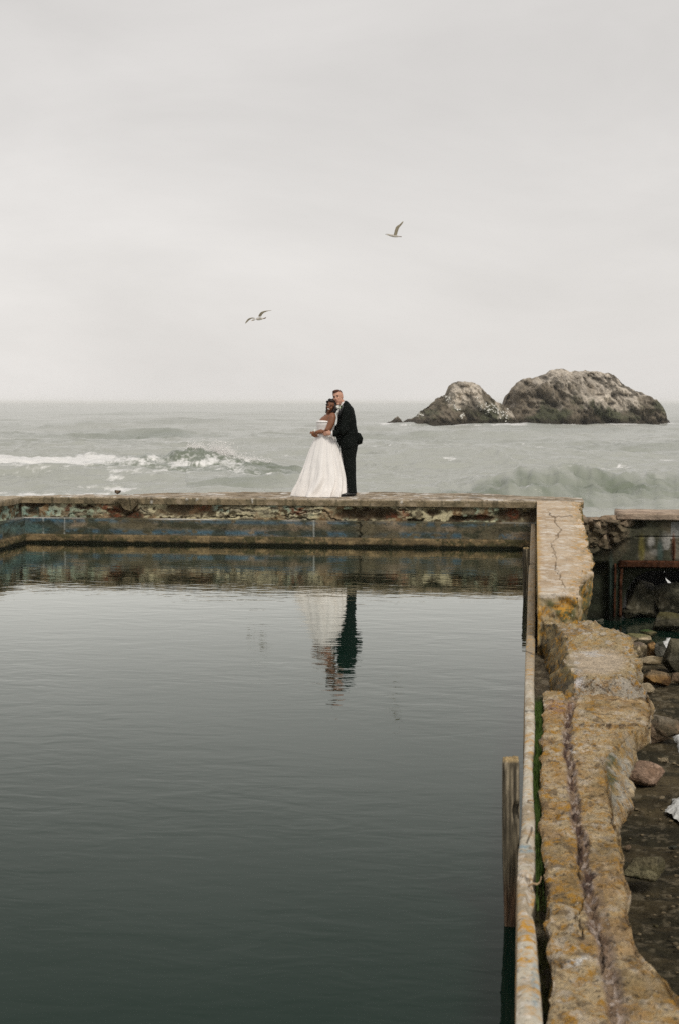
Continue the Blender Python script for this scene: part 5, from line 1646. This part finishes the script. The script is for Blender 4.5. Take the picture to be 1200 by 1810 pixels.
loft(bm, [(*gh(0, -0.086, 0.012), 0.008, 0.010), (*gh(0, -0.104, -0.022), 0.012, 0.014), (*gh(0, -0.106, -0.036), 0.016, 0.012), (*gh(0, -0.080, -0.040), 0.014, 0.010)], 10)  # nose
for s_ in (-1, 1):
    ball(bm, gh(0.079 * s_, 0.012, -0.012), (0.012, 0.020, 0.033), hrot)                     # ear
    ball(bm, gh(0.036 * s_, -0.066, -0.030), (0.024, 0.020, 0.020), hrot)                  # cheek
ball(bm, gh(0, -0.080, 0.026), (0.050, 0.014, 0.010), hrot)                                  # brow
loft(bm, [(*gh(0.01, 0.02, -0.07), 0.060, 0.062), (*q2(705, 300, 0.0), 0.060, 0.062), (*q2(735, 330, 0.0), 0.075, 0.075)], 18)
# trunk, legs, arms as one body (mostly beneath the clothes)
loft(bm, [(*q2(735, 320), 0.08, 0.09), (*q2(742, 370), 0.115, 0.17), (*q2(742, 450), 0.13, 0.17), (*q2(745, 560), 0.12, 0.15), (*q2(760, 680), 0.12, 0.15), (*q2(775, 790), 0.12, 0.16)], 20)
for yy, kx, ay in ((-0.09, -8, -0.11), (0.09, 8, 0)):
    loft(bm, [(*q2(778 + kx, 770, yy), 0.085, 0.085), (*q2(780 + kx, 980, yy), 0.060, 0.060), (*q2(800 + kx, 1150, yy + ay * 0.6), 0.048, 0.05), (*q2(815 + kx, 1345, yy + ay), 0.036, 0.038)], 16)
# near arm
loft(bm, [(*q2(758, 400, -0.155), 0.04, 0.04), (*q2(742, 500, -0.20), 0.036, 0.036), (*q2(722, 580, -0.222), 0.032, 0.032), (*q2(685, 622, -0.24), 0.030, 0.030), (*q2(625, 642, -0.25), 0.030, 0.030), (*q2(572, 642, -0.25), 0.027, 0.030)], 14)
# far arm, round her waist
loft(bm, [(*q2(740, 380, 0.15), 0.055, 0.055), (*q2(705, 500, 0.18), 0.036, 0.036), (*q2(640, 595, 0.20), 0.032, 0.032), (*q2(570, 640, 0.19), 0.030, 0.030), (*q2(500, 650, 0.12), 0.028, 0.028), (*q2(440, 655, 0.02), 0.024, 0.024)], 14)
# near hand on her waist
ball(bm, Vector(q2(545, 642, -0.247)), (0.048, 0.016, 0.040), Euler((0, R(-8), 0)))
fingers(bm, q2(520, 642, -0.240), (-1, 0.25, -0.12), (0.1, 0, -1), (-0.1, 1, -0.3), 0.080, 0.5, 0.0088)
finish(bm, 'body', M_SKIN_W, groom, 0.007, 2, GO)

# jacket
bm = bmesh.new()
jr = [(262, 712, 752, 0.06), (300, 690, 790, 0.13), (350, 662, 832, 0.19), (430, 648, 852, 0.205), (520, 640, 866, 0.20), (600, 630, 876, 0.19), (680, 625, 884, 0.19), (740, 640, 888, 0.20), (790, 660, 884, 0.20), (822, 672, 862, 0.19)]
loft(bm, [(*q2((a + b_) / 2, cy, 0.0), (b_ - a) / 2 * K, ry, 'z') for cy, a, b_, ry in jr], 28)
loft(bm, [(*q2(752, 345, -0.12), 0.085, 0.075), (*q2(758, 400, -0.165), 0.092, 0.07), (*q2(742, 500, -0.20), 0.083, 0.066), (*q2(716, 585, -0.225), 0.080, 0.066), (*q2(684, 625, -0.24), 0.076, 0.066), (*q2(625, 642, -0.25), 0.064, 0.058), (*q2(588, 645, -0.25), 0.058, 0.054)], 18)
loft(bm, [(*q2(750, 350, 0.12), 0.085, 0.075), (*q2(720, 480, 0.19), 0.075, 0.065), (*q2(650, 590, 0.22), 0.06, 0.06), (*q2(570, 640, 0.19), 0.05, 0.05), (*q2(510, 655, 0.13), 0.042, 0.045)], 16)
jk = finish(bm, 'jacket', M_SUIT, groom, 0.010, 3, GO)
# folds in the cloth
V = verts_of(jk.data)
nn_ = np.empty(len(V) * 3, np.float32); jk.data.vertices.foreach_get('normal', nn_); nn_ = nn_.reshape(-1, 3)
V = V + nn_ * (0.008 * ridged(V[:, 0] * 7 + V[:, 2] * 5, V[:, 1] * 5, V[:, 2] * 9 - V[:, 0] * 6, 3, 601) - 0.003)[:, None]
jk.data.vertices.foreach_set('co', V.reshape(-1).astype(np.float32)); jk.data.update()
# tail of the jacket lifted by the wind
bm = bmesh.new()
out_ = [(850, 640), (884, 636), (914, 646), (943, 702), (931, 768), (878, 786), (850, 760)]
n_o = len(out_)
fr_v = [bm.verts.new(q2(a_, b_, -0.075 + 0.03 * math.sin(i_ * 1.7))) for i_, (a_, b_) in enumerate(out_)]
bk_v = [bm.verts.new(q2(a_ - 3, b_, 0.085 + 0.03 * math.cos(i_ * 1.3))) for i_, (a_, b_) in enumerate(out_)]
cf, cb = bm.verts.new(q2(890, 710, -0.105)), bm.verts.new(q2(890, 710, 0.105))
for i_ in range(n_o):
    j_ = (i_ + 1) % n_o
    bm.faces.new((fr_v[i_], fr_v[j_], cf)); bm.faces.new((bk_v[j_], bk_v[i_], cb)); bm.faces.new((fr_v[j_], fr_v[i_], bk_v[i_], bk_v[j_]))
finish(bm, 'jacket_tail', M_SUIT, groom, None, 0, GO)
# lapel
bm = bmesh.new()
loft(bm, [(*q2(712, 300, -0.135), 0.014, 0.010), (*q2(690, 360, -0.178), 0.030, 0.010), (*q2(668, 430, -0.165), 0.026, 0.010), (*q2(652, 500, -0.10), 0.012, 0.010)], 10)
finish(bm, 'lapel', M_SATIN, groom, None, 0, GO, 1)
# trousers
bm = bmesh.new()
loft(bm, [(*q2(768, 760), 0.135, 0.165, 'z'), (*q2(778, 800), 0.150, 0.175, 'z'), (*q2(778, 850), 0.140, 0.17, 'z'), (*q2(778, 900), 0.12, 0.15, 'z')], 22)
loft(bm, [(*q2(768, 850, -0.085), 0.118, 0.09), (*q2(772, 950, -0.085), 0.100, 0.082), (*q2(785, 1060, -0.12), 0.088, 0.076), (*q2(800, 1180, -0.16), 0.082, 0.070), (*q2(812, 1290, -0.19), 0.075, 0.068), (*q2(812, 1345, -0.20), 0.078, 0.072)], 18)
loft(bm, [(*q2(792, 850, 0.085), 0.118, 0.09), (*q2(790, 950, 0.085), 0.098, 0.082), (*q2(802, 1060, 0.09), 0.085, 0.076), (*q2(808, 1180, 0.09), 0.078, 0.070), (*q2(815, 1290, 0.09), 0.072, 0.068), (*q2(818, 1340, 0.09), 0.075, 0.072)], 18)
tr_ = finish(bm, 'trousers', M_SUIT, groom, 0.010, 2, GO)
V = verts_of(tr_.data)
nn_ = np.empty(len(V) * 3, np.float32); tr_.data.vertices.foreach_get('normal', nn_); nn_ = nn_.reshape(-1, 3)
V = V + nn_ * (0.006 * ridged(V[:, 0] * 9, V[:, 1] * 9, V[:, 2] * 5, 3, 611) - 0.002)[:, None]
tr_.data.vertices.foreach_set('co', V.reshape(-1).astype(np.float32)); tr_.data.update()
# shoes
for yy, dx in ((-0.21, -12), (0.09, 8)):
    bm = bmesh.new()
    loft(bm, [(*q2(860 + dx, 1362, yy), 0.034, 0.030), (*q2(835 + dx, 1352, yy), 0.047, 0.040), (*q2(790 + dx, 1356, yy), 0.042, 0.044), (*q2(735 + dx, 1366, yy - 0.01), 0.030, 0.048), (*q2(695 + dx, 1371, yy - 0.02), 0.020, 0.040), (*q2(678 + dx, 1374, yy - 0.02), 0.010, 0.020)], 16)
    sh = finish(bm, 'shoe', M_SHOE, groom, 0.006, 2, GO)
    bm = bmesh.new()
    loft(bm, [(*q2(868 + dx, 1382, yy), 0.004, 0.028), (*q2(780 + dx, 1382, yy), 0.005, 0.046), (*q2(700 + dx, 1382, yy - 0.02), 0.005, 0.044), (*q2(676 + dx, 1381, yy - 0.02), 0.004, 0.016)], 12)
    finish(bm, 'sole', M_SATIN, sh, None, 0, GO)
# shirt collar, shirt front, cuff
bm = bmesh.new()
loft(bm, [(*q2(722, 322, -0.01), 0.082, 0.088), (*q2(712, 292, -0.01), 0.070, 0.074), (*q2(706, 276, -0.01), 0.066, 0.068)], 22)
loft(bm, [(*q2(690, 330, -0.09), 0.045, 0.05), (*q2(666, 400, -0.10), 0.03, 0.05), (*q2(650, 450, -0.07), 0.016, 0.03)], 12)
finish(bm, 'shirt', M_SHIRT, groom, 0.007, 1, GO)
bm = bmesh.new()
loft(bm, [(*q2(594, 648, -0.25), 0.050, 0.050), (*q2(576, 642, -0.25), 0.050, 0.048), (*q2(570, 641, -0.25), 0.044, 0.044)], 18)
finish(bm, 'shirt_cuff', M_SHIRT, groom, None, 0, GO)
# hair
bm = bmesh.new()
ball(bm, gh(0.000, 0.020, 0.052), (0.084, 0.100, 0.078), hrot)
ball(bm, gh(0.0, -0.045, 0.098), (0.056, 0.050, 0.030), hrot)
hb = bm
for v in list(hb.verts):
    lv = hrot.to_matrix().inverted() @ (v.co - hc)
    if lv.y < -0.02 and lv.z < 0.075:           # clear the forehead
        v.co = hc + hrot.to_matrix() @ Vector((lv.x * 0.92, lv.y * 0.72, max(lv.z, 0.0) * 0.9 + 0.006))
finish(bm, 'hair', M_HAIR_W, groom, 0.007, 1, GO)
# face details
for s_ in (-1, 1):
    bm = bmesh.new(); ball(bm, gh(0.031 * s_, -0.083, 0.004), (0.014, 0.007, 0.0060), hrot, 12, 8)
    finish(bm, 'eye', M_EYE, groom, None, 0, GO)
    bm = bmesh.new(); loft(bm, [(*gh(0.014 * s_, -0.096, 0.024), 0.004, 0.004), (*gh(0.032 * s_, -0.091, 0.028), 0.005, 0.005), (*gh(0.052 * s_, -0.076, 0.023), 0.003, 0.003)], 8)
    finish(bm, 'eyebrow', M_HAIR_W, groom, None, 0, GO)
bm = bmesh.new(); loft(bm, [(*gh(-0.028, -0.078, -0.064), 0.003, 0.003), (*gh(-0.012, -0.090, -0.070), 0.006, 0.006), (*gh(0.012, -0.090, -0.070), 0.006, 0.006), (*gh(0.028, -0.078, -0.064), 0.003, 0.003)], 8)
finish(bm, 'mouth', M_LIP_W, groom, None, 0, GO)
# boutonniere
bt = empty('boutonniere', (0, 0, 0)); bt.parent = groom
for i in range(7):
    bm = bmesh.new()
    c_ = Vector(q2(656 + random.uniform(-16, 16), 335 + random.uniform(-16, 16), -0.215 + random.uniform(-0.015, 0.015)))
    ball(bm, c_, (0.020, 0.012, 0.020), Euler((random.random(), random.random(), 0)), 10, 8)
    finish(bm, 'petal', M_PETAL, bt, None, 0, GO)
for i in range(5):
    bm = bmesh.new()
    x_, y_ = (684 + random.uniform(-8, 10), 338 + random.uniform(-10, 10)) if i < 2 else (640 + random.uniform(-8, 6), 378 + i * 9)
    ball(bm, Vector(q2(x_, y_, -0.20 + (0.03 if i > 2 else 0))), (0.010, 0.006, 0.018), Euler((0.3, random.uniform(-1, 1), 0)), 8, 6)
    finish(bm, 'leaf', M_LEAFY if i < 2 else M_PETAL, bt, None, 0, GO)

# ---------------- bride
bride = empty('person', tuple(PO - RIGHT * 0.20), YAW)
tag(bride, 'person in a white strapless wedding gown with dark wavy hair, leaning back and smiling', 'person')
BO = (-0.20, 0, 0)
bc = Vector(q2(571, 320, -0.07))
brot = Euler((0.04, R(17), R(-20)))


def bh(x, y, z): return bc + brot.to_matrix() @ Vector((x, y, z))


bm = bmesh.new()
ball(bm, bh(0, 0.015, 0.020), (0.068, 0.085, 0.085), brot)
ball(bm, bh(0, -0.016, -0.045), (0.054, 0.062, 0.060), brot)
ball(bm, bh(0, -0.052, -0.092), (0.022, 0.020, 0.016), brot)
loft(bm, [(*bh(0, -0.076, 0.008), 0.007, 0.008), (*bh(0, -0.092, -0.018), 0.011, 0.012), (*bh(0, -0.092, -0.028), 0.015, 0.010), (*bh(0, -0.07, -0.032), 0.012, 0.008)], 10)
for s_ in (-1, 1): ball(bm, bh(0.034 * s_, -0.058, -0.026), (0.022, 0.019, 0.018), brot)
loft(bm, [(*bh(0.0, 0.01, -0.06), 0.046, 0.048), (*q2(545, 405, 0.0), 0.046, 0.048), (*q2(545, 435, 0.0), 0.06, 0.07)], 16)
# shoulders and trunk
loft(bm, [(*q2(548, 425, 0.0), 0.06, 0.11), (*q2(548, 450, 0.0), 0.085, 0.155), (*q2(530, 490, 0.0), 0.118, 0.165), (*q2(508, 540, 0.0), 0.150, 0.160), (*q2(506, 590, 0.0), 0.140, 0.145), (*q2(502, 650, 0.0), 0.132, 0.135), (*q2(500, 720, 0.0), 0.15, 0.16)], 22)
# near arm: shoulder, elbow, forearm across the belly
loft(bm, [(*q2(588, 418, -0.13), 0.050, 0.050), (*q2(586, 455, -0.165), 0.066, 0.062), (*q2(572, 520, -0.185), 0.062, 0.058), (*q2(548, 575, -0.20), 0.054, 0.052), (*q2(520, 607, -0.21), 0.046, 0.046), (*q2(460, 622, -0.215), 0.042, 0.038), (*q2(405, 630, -0.20), 0.030, 0.030), (*q2(378, 632, -0.19), 0.024, 0.024)], 16)
# far arm
loft(bm, [(*q2(520, 440, 0.14), 0.048, 0.050), (*q2(485, 520, 0.19), 0.052, 0.050), (*q2(455, 610, 0.17), 0.042, 0.042), (*q2(410, 655, 0.02), 0.034, 0.034), (*q2(385, 668, -0.12), 0.024, 0.024)], 16)
ball(bm, Vector(q2(364, 640, -0.185)), (0.036, 0.018, 0.036))
fingers(bm, q2(362, 655, -0.185), (0.1, -0.1, -1), (1, 0.1, 0.1), (0.8, 0.5, 0), 0.068, 1.0, 0.0078)
ball(bm, Vector(q2(384, 672, -0.15)), (0.034, 0.02, 0.030))
fingers(bm, q2(384, 672, -0.165), (0.3, -0.3, -0.9), (1, 0, 0.3), (0.8, 0.4, 0.1), 0.050, 1.2, 0.0078)
# legs under the gown
for yy in (-0.08, 0.08):
    loft(bm, [(*q2(505, 700, yy), 0.08, 0.085), (*q2(500, 950, yy), 0.06, 0.06), (*q2(490, 1150, yy), 0.045, 0.045), (*q2(485, 1370, yy), 0.030, 0.032)], 14)
    loft(bm, [(*q2(500, 1372, yy), 0.020, 0.028), (*q2(450, 1376, yy), 0.014, 0.034)], 10)
finish(bm, 'body', M_SKIN_B, bride, 0.007, 2, BO)
# bodice
bm = bmesh.new()
bow = [(494, 452, 82, 0.150), (505, 458, 84, 0.168), (540, 500, 108, 0.172), (575, 502, 104, 0.160), (600, 502, 102, 0.152), (650, 502, 102, 0.146), (690, 502, 108, 0.155)]
loft(bm, [(*q2(504, 492, 0.0), 0.108, 0.150, 'z'), (*q2(506, 500, 0.0), 0.150, 0.172, 'z'), (*q2(506, 540, 0.0), 0.163, 0.176, 'z'), (*q2(506, 575, 0.0), 0.156, 0.162, 'z'), (*q2(504, 610, 0.0), 0.148, 0.152, 'z'), (*q2(502, 645, 0.0), 0.143, 0.145, 'z'), (*q2(502, 668, 0.0), 0.130, 0.130, 'z')], 30)
finish(bm, 'bodice', M_GOWN, bride, 0.008, 2, BO)
bm = bmesh.new()
loft(bm, [(*q2(506, 518, 0.0), 0.166, 0.182, 'z'), (*q2(506, 508, 0.0), 0.164, 0.181, 'z'), (*q2(506, 498, 0.0), 0.153, 0.174, 'z')], 30)
finish(bm, 'neckline_band', M_GOWN, bride, None, 0, BO)
# skirt with pleats
srows = [(652, 398, 606), (700, 378, 620), (760, 350, 642), (830, 324, 668), (900, 300, 688), (960, 280, 702), (1070, 240, 726), (1180, 200, 745), (1290, 164, 757), (1350, 142, 758), (1378, 138, 752)]
scy = np.array([r[0] for r in srows], float); sx0 = np.array([r[1] for r in srows], float); sx1 = np.array([r[2] for r in srows], float)
cyv = np.linspace(650, 1378, 130)
NTH = 320
th = np.linspace(0, 2 * np.pi, NTH, endpoint=False)
CYm, TH = np.meshgrid(cyv, th, indexing='ij')
x0_, x1_ = np.interp(CYm, scy, sx0), np.interp(CYm, scy, sx1)
f_ = (CYm - 655) / (1378 - 655)
cxm = (x0_ + x1_) / 2; rxm = (x1_ - x0_) / 2 * K
rym = 0.158 + 0.235 * f_ ** 0.85
fold = np.zeros_like(TH)
warp = TH + 0.25 * np.sin(TH * 2 + 1) + 0.10 * vnoise(f_ * 3, TH * 0 + 2, 0, 5) * f_
fold += 0.55 * np.cos(warp * 13) + 0.35 * np.cos(warp * 21 + 1.3 + f_ * 1.5) + 0.8 * fbm(np.cos(TH) * 3, np.sin(TH) * 3, f_ * 1.2, 3, 621)
amp = 0.014 * sstep(0, 0.12, f_) + 0.026 * f_
kx = 1 + fold * amp / 0.3
soft = 0.02 * ridged(np.cos(TH) * 3 + f_ * 2, np.sin(TH) * 3, f_ * 5, 3, 622) * f_
SX = (cxm - 600) * K + rxm * np.cos(TH) * (kx * 0.985 + soft)
SYc = -0.02 * f_
SY = SYc + rym * np.sin(TH) * (kx + soft)
# soft puddling folds near the hem
SZ = (1385 - CYm) * K + 0.008 * (f_ > 0.985) * fbm(np.cos(TH) * 6, np.sin(TH) * 6, 0, 3, 623)
SZ = np.where(f_ > 0.999, 0.0, SZ)
Vs = np.stack([SX - BO[0], SY, SZ], -1)
link('skirt', grid_mesh('skirt', Vs, None, wrap=True), M_GOWN, bride)
# hair: wavy bob falling to the shoulder
bm = bmesh.new()
ball(bm, bh(0.0, 0.046, 0.034), (0.086, 0.088, 0.086), brot)
ball(bm, bh(-0.01, -0.028, 0.092), (0.062, 0.050, 0.026), brot)
ball(bm, bh(0.066, 0.020, -0.030), (0.030, 0.056, 0.085), brot)
ball(bm, bh(-0.068, 0.020, -0.020), (0.018, 0.045, 0.080), brot)
for k_, (cx_, cy_, yy, ra) in enumerate([(612, 300, -0.07, .030), (622, 330, -0.10, .032), (620, 358, -0.12, .036), (608, 383, -0.13, .032), (590, 394, -0.12, .022), (628, 345, -0.06, .04), (520, 350, -0.08, .014), (517, 378, -0.10, .015), (514, 396, -0.11, .012), (519, 310, -0.07, .016), (527, 275, -0.06, .020), (556, 250, -0.07, .022)]):
    ball(bm, Vector(q2(cx_, cy_, yy)), (ra, ra, ra * 1.15), Euler((k_, k_ * 2, 0)))
hairb = finish(bm, 'hair', M_HAIR_B, bride, 0.007, 1, BO)
V = verts_of(hairb.data)
nn_ = np.empty(len(V) * 3, np.float32); hairb.data.vertices.foreach_get('normal', nn_); nn_ = nn_.reshape(-1, 3)
V = V + nn_ * (0.006 * ridged(V[:, 0] * 30, V[:, 1] * 30, V[:, 2] * 22, 2, 631))[:, None]
hairb.data.vertices.foreach_set('co', V.reshape(-1).astype(np.float32)); hairb.data.update()
# face details
for s_ in (-1, 1):
    bm = bmesh.new(); ball(bm, bh(0.027 * s_, -0.073, 0.002), (0.012, 0.007, 0.005), brot, 12, 8)
    finish(bm, 'eye', M_EYE, bride, None, 0, BO)
    bm = bmesh.new(); loft(bm, [(*bh(0.012 * s_, -0.084, 0.020), 0.003, 0.003), (*bh(0.028 * s_, -0.079, 0.025), 0.004, 0.004), (*bh(0.046 * s_, -0.064, 0.020), 0.002, 0.002)], 8)
    finish(bm, 'eyebrow', M_HAIR_B, bride, None, 0, BO)
bm = bmesh.new(); ball(bm, bh(0, -0.072, -0.058), (0.029, 0.014, 0.013), brot, 14, 10)
lips = finish(bm, 'lips', M_LIP_B, bride, None, 0, BO)
bm = bmesh.new(); ball(bm, bh(0, -0.079, -0.056), (0.022, 0.012, 0.0082), brot, 14, 10)
finish(bm, 'teeth', M_TEETH, lips, None, 0, BO)
bm = bmesh.new()
loft(bm, [(*q2(372, 618, -0.195), 0.0, 0.0), (*q2(376, 616, -0.195), 0.030, 0.030), (*q2(384, 618, -0.195), 0.031, 0.031)], 16)
finish(bm, 'bracelet', M_PETAL, bride, None, 0, BO)


# ================================================================== FLYING GULLS
def wing(bm, lead, trail, th_=0.018):
    """lead/trail: matching lists of points; a cambered blade with thickness"""
    n_ = len(lead)
    rings = []
    for a, b_ in zip(lead, trail):
        a, b_ = Vector(a), Vector(b_)
        c_ = (b_ - a)
        w = c_.length
        t_ = min(th_, w * 0.16)
        up = Vector((0, -0.35, 1)).normalized()
        up = (up - c_ * (up.dot(c_) / max(1e-9, c_.length_squared))).normalized()
        ring = [a, a + c_ * 0.25 + up * t_, a + c_ * 0.65 + up * t_ * 0.6, b_, a + c_ * 0.65 - up * t_ * 0.15, a + c_ * 0.25 - up * t_ * 0.3]
        rings.append([bm.verts.new(p) for p in ring])
    for r0, r1 in zip(rings[:-1], rings[1:]):
        for k in range(6): bm.faces.new((r0[k], r0[(k + 1) % 6], r1[(k + 1) % 6], r1[k]))
    bm.faces.new(rings[0][::-1]); bm.faces.new(rings[-1])


def gull(name, px0, py0, dist_, per, ox, oy, body, wings, tail, beak, label):
    root = empty(name, tuple(PD(px0, py0, dist_)), YAW)
    tag(root, label, 'bird', 'gulls flying over the baths')

    def g(x, y, d=0.0): return ((x - ox) * per, d, -(y - oy) * per)
    bm = bmesh.new()
    loft(bm, [(*g(x, y), r * per, r * per * 0.9) for x, y, r in body], 14)
    finish(bm, 'body', M_GULL, root, None, 0, (0, 0, 0), 1)
    for ld, tr in wings:
        bm = bmesh.new()
        wing(bm, [g(*p) for p in ld], [g(*p) for p in tr])
        finish(bm, 'wing', M_GWING, root, None, 0, (0, 0, 0), 2)
    bm = bmesh.new()
    wing(bm, [g(*p) for p in tail[0]], [g(*p) for p in tail[1]])
    finish(bm, 'tail', M_GTAIL, root, None, 0, (0, 0, 0), 1)
    bm = bmesh.new()
    loft(bm, [(*g(x, y), r * per, r * per) for x, y, r in beak], 8)
    finish(bm, 'beak', M_BEAK, root)


gull('gull', 456, 564, 43.8, 0.001015, 620, 430,
     [(455, 468, 10), (480, 460, 26), (520, 445, 34), (600, 425, 50), (680, 420, 48), (760, 415, 28), (800, 412, 12)],
     [([(615, 370, -.02), (660, 290, -.10), (730, 212, -.20), (880, 192, -.30), (1080, 190, -.38)], [(740, 365, -.02), (760, 330, -.10), (800, 280, -.20), (900, 222, -.30), (1090, 194, -.38)]),
      ([(540, 395, .02), (460, 368, .12), (340, 378, .25), (260, 440, .34), (208, 545, .40)], [(560, 425, .02), (480, 402, .12), (385, 425, .25), (310, 490, .34), (225, 552, .40)])],
     ([(775, 405, 0), (820, 385, 0), (890, 362, 0)], [(785, 430, 0.02), (830, 430, 0.03), (880, 398, 0.03)]),
     [(462, 470, 9), (440, 476, 6), (425, 480, 2)],
     'lower gull with both wings spread, flying over the left of the couple')
gull('gull', 697, 417, 49.5, 0.000738, 560, 880,
     [(240, 838, 14), (275, 838, 30), (330, 850, 44), (450, 870, 62), (580, 890, 62), (700, 900, 42), (780, 905, 22)],
     [([(480, 870, -.02), (510, 740, -.08), (560, 540, -.14), (620, 440, -.18), (760, 390, -.22), (850, 300, -.28), (930, 235, -.33)], [(680, 880, -.02), (695, 770, -.08), (750, 600, -.14), (775, 540, -.18), (840, 450, -.22), (910, 370, -.28), (950, 290, -.33)]),
      ([(420, 845, .03), (340, 780, .2), (230, 720, .42), (110, 695, .6)], [(560, 850, .05), (450, 800, .24), (300, 745, .46), (140, 722, .62)])],
     ([(730, 890, 0), (800, 890, 0), (890, 900, 0)], [(740, 925, .02), (810, 935, .03), (905, 930, .03)]),
     [(245, 838, 12), (215, 842, 8), (185, 846, 2)],
     'upper gull with one wing raised, flying right of the other above the couple')

# ================================================================== SEA HAZE
HAZE = True
if HAZE:
    M_HAZE = bpy.data.materials.new('sea_haze')
    M_HAZE.use_nodes = True
    hn, hl = M_HAZE.node_tree.nodes, M_HAZE.node_tree.links
    hn.clear()
    ho = hn.new('ShaderNodeOutputMaterial')
    pv_ = hn.new('ShaderNodeVolumePrincipled')
    pv_.inputs['Color'].default_value = (1, 1, 1, 1)
    pv_.inputs['Density'].default_value = 0.00011
    hl.new(pv_.outputs[0], ho.inputs['Volume'])
    bm = bmesh.new()
    bmesh.ops.create_cube(bm, size=1.0)
    L_ = 42000
    for v in bm.verts: v.co = Vector((v.co.x * L_, v.co.y * L_, -6.0 + (v.co.z + 0.5) * (11.6 + 6.0)))
    me = bpy.data.meshes.new('haze'); bm.to_mesh(me); bm.free()
    tag(link('haze', me, M_HAZE, None, False), 'thin pale sea haze', kind='stuff')
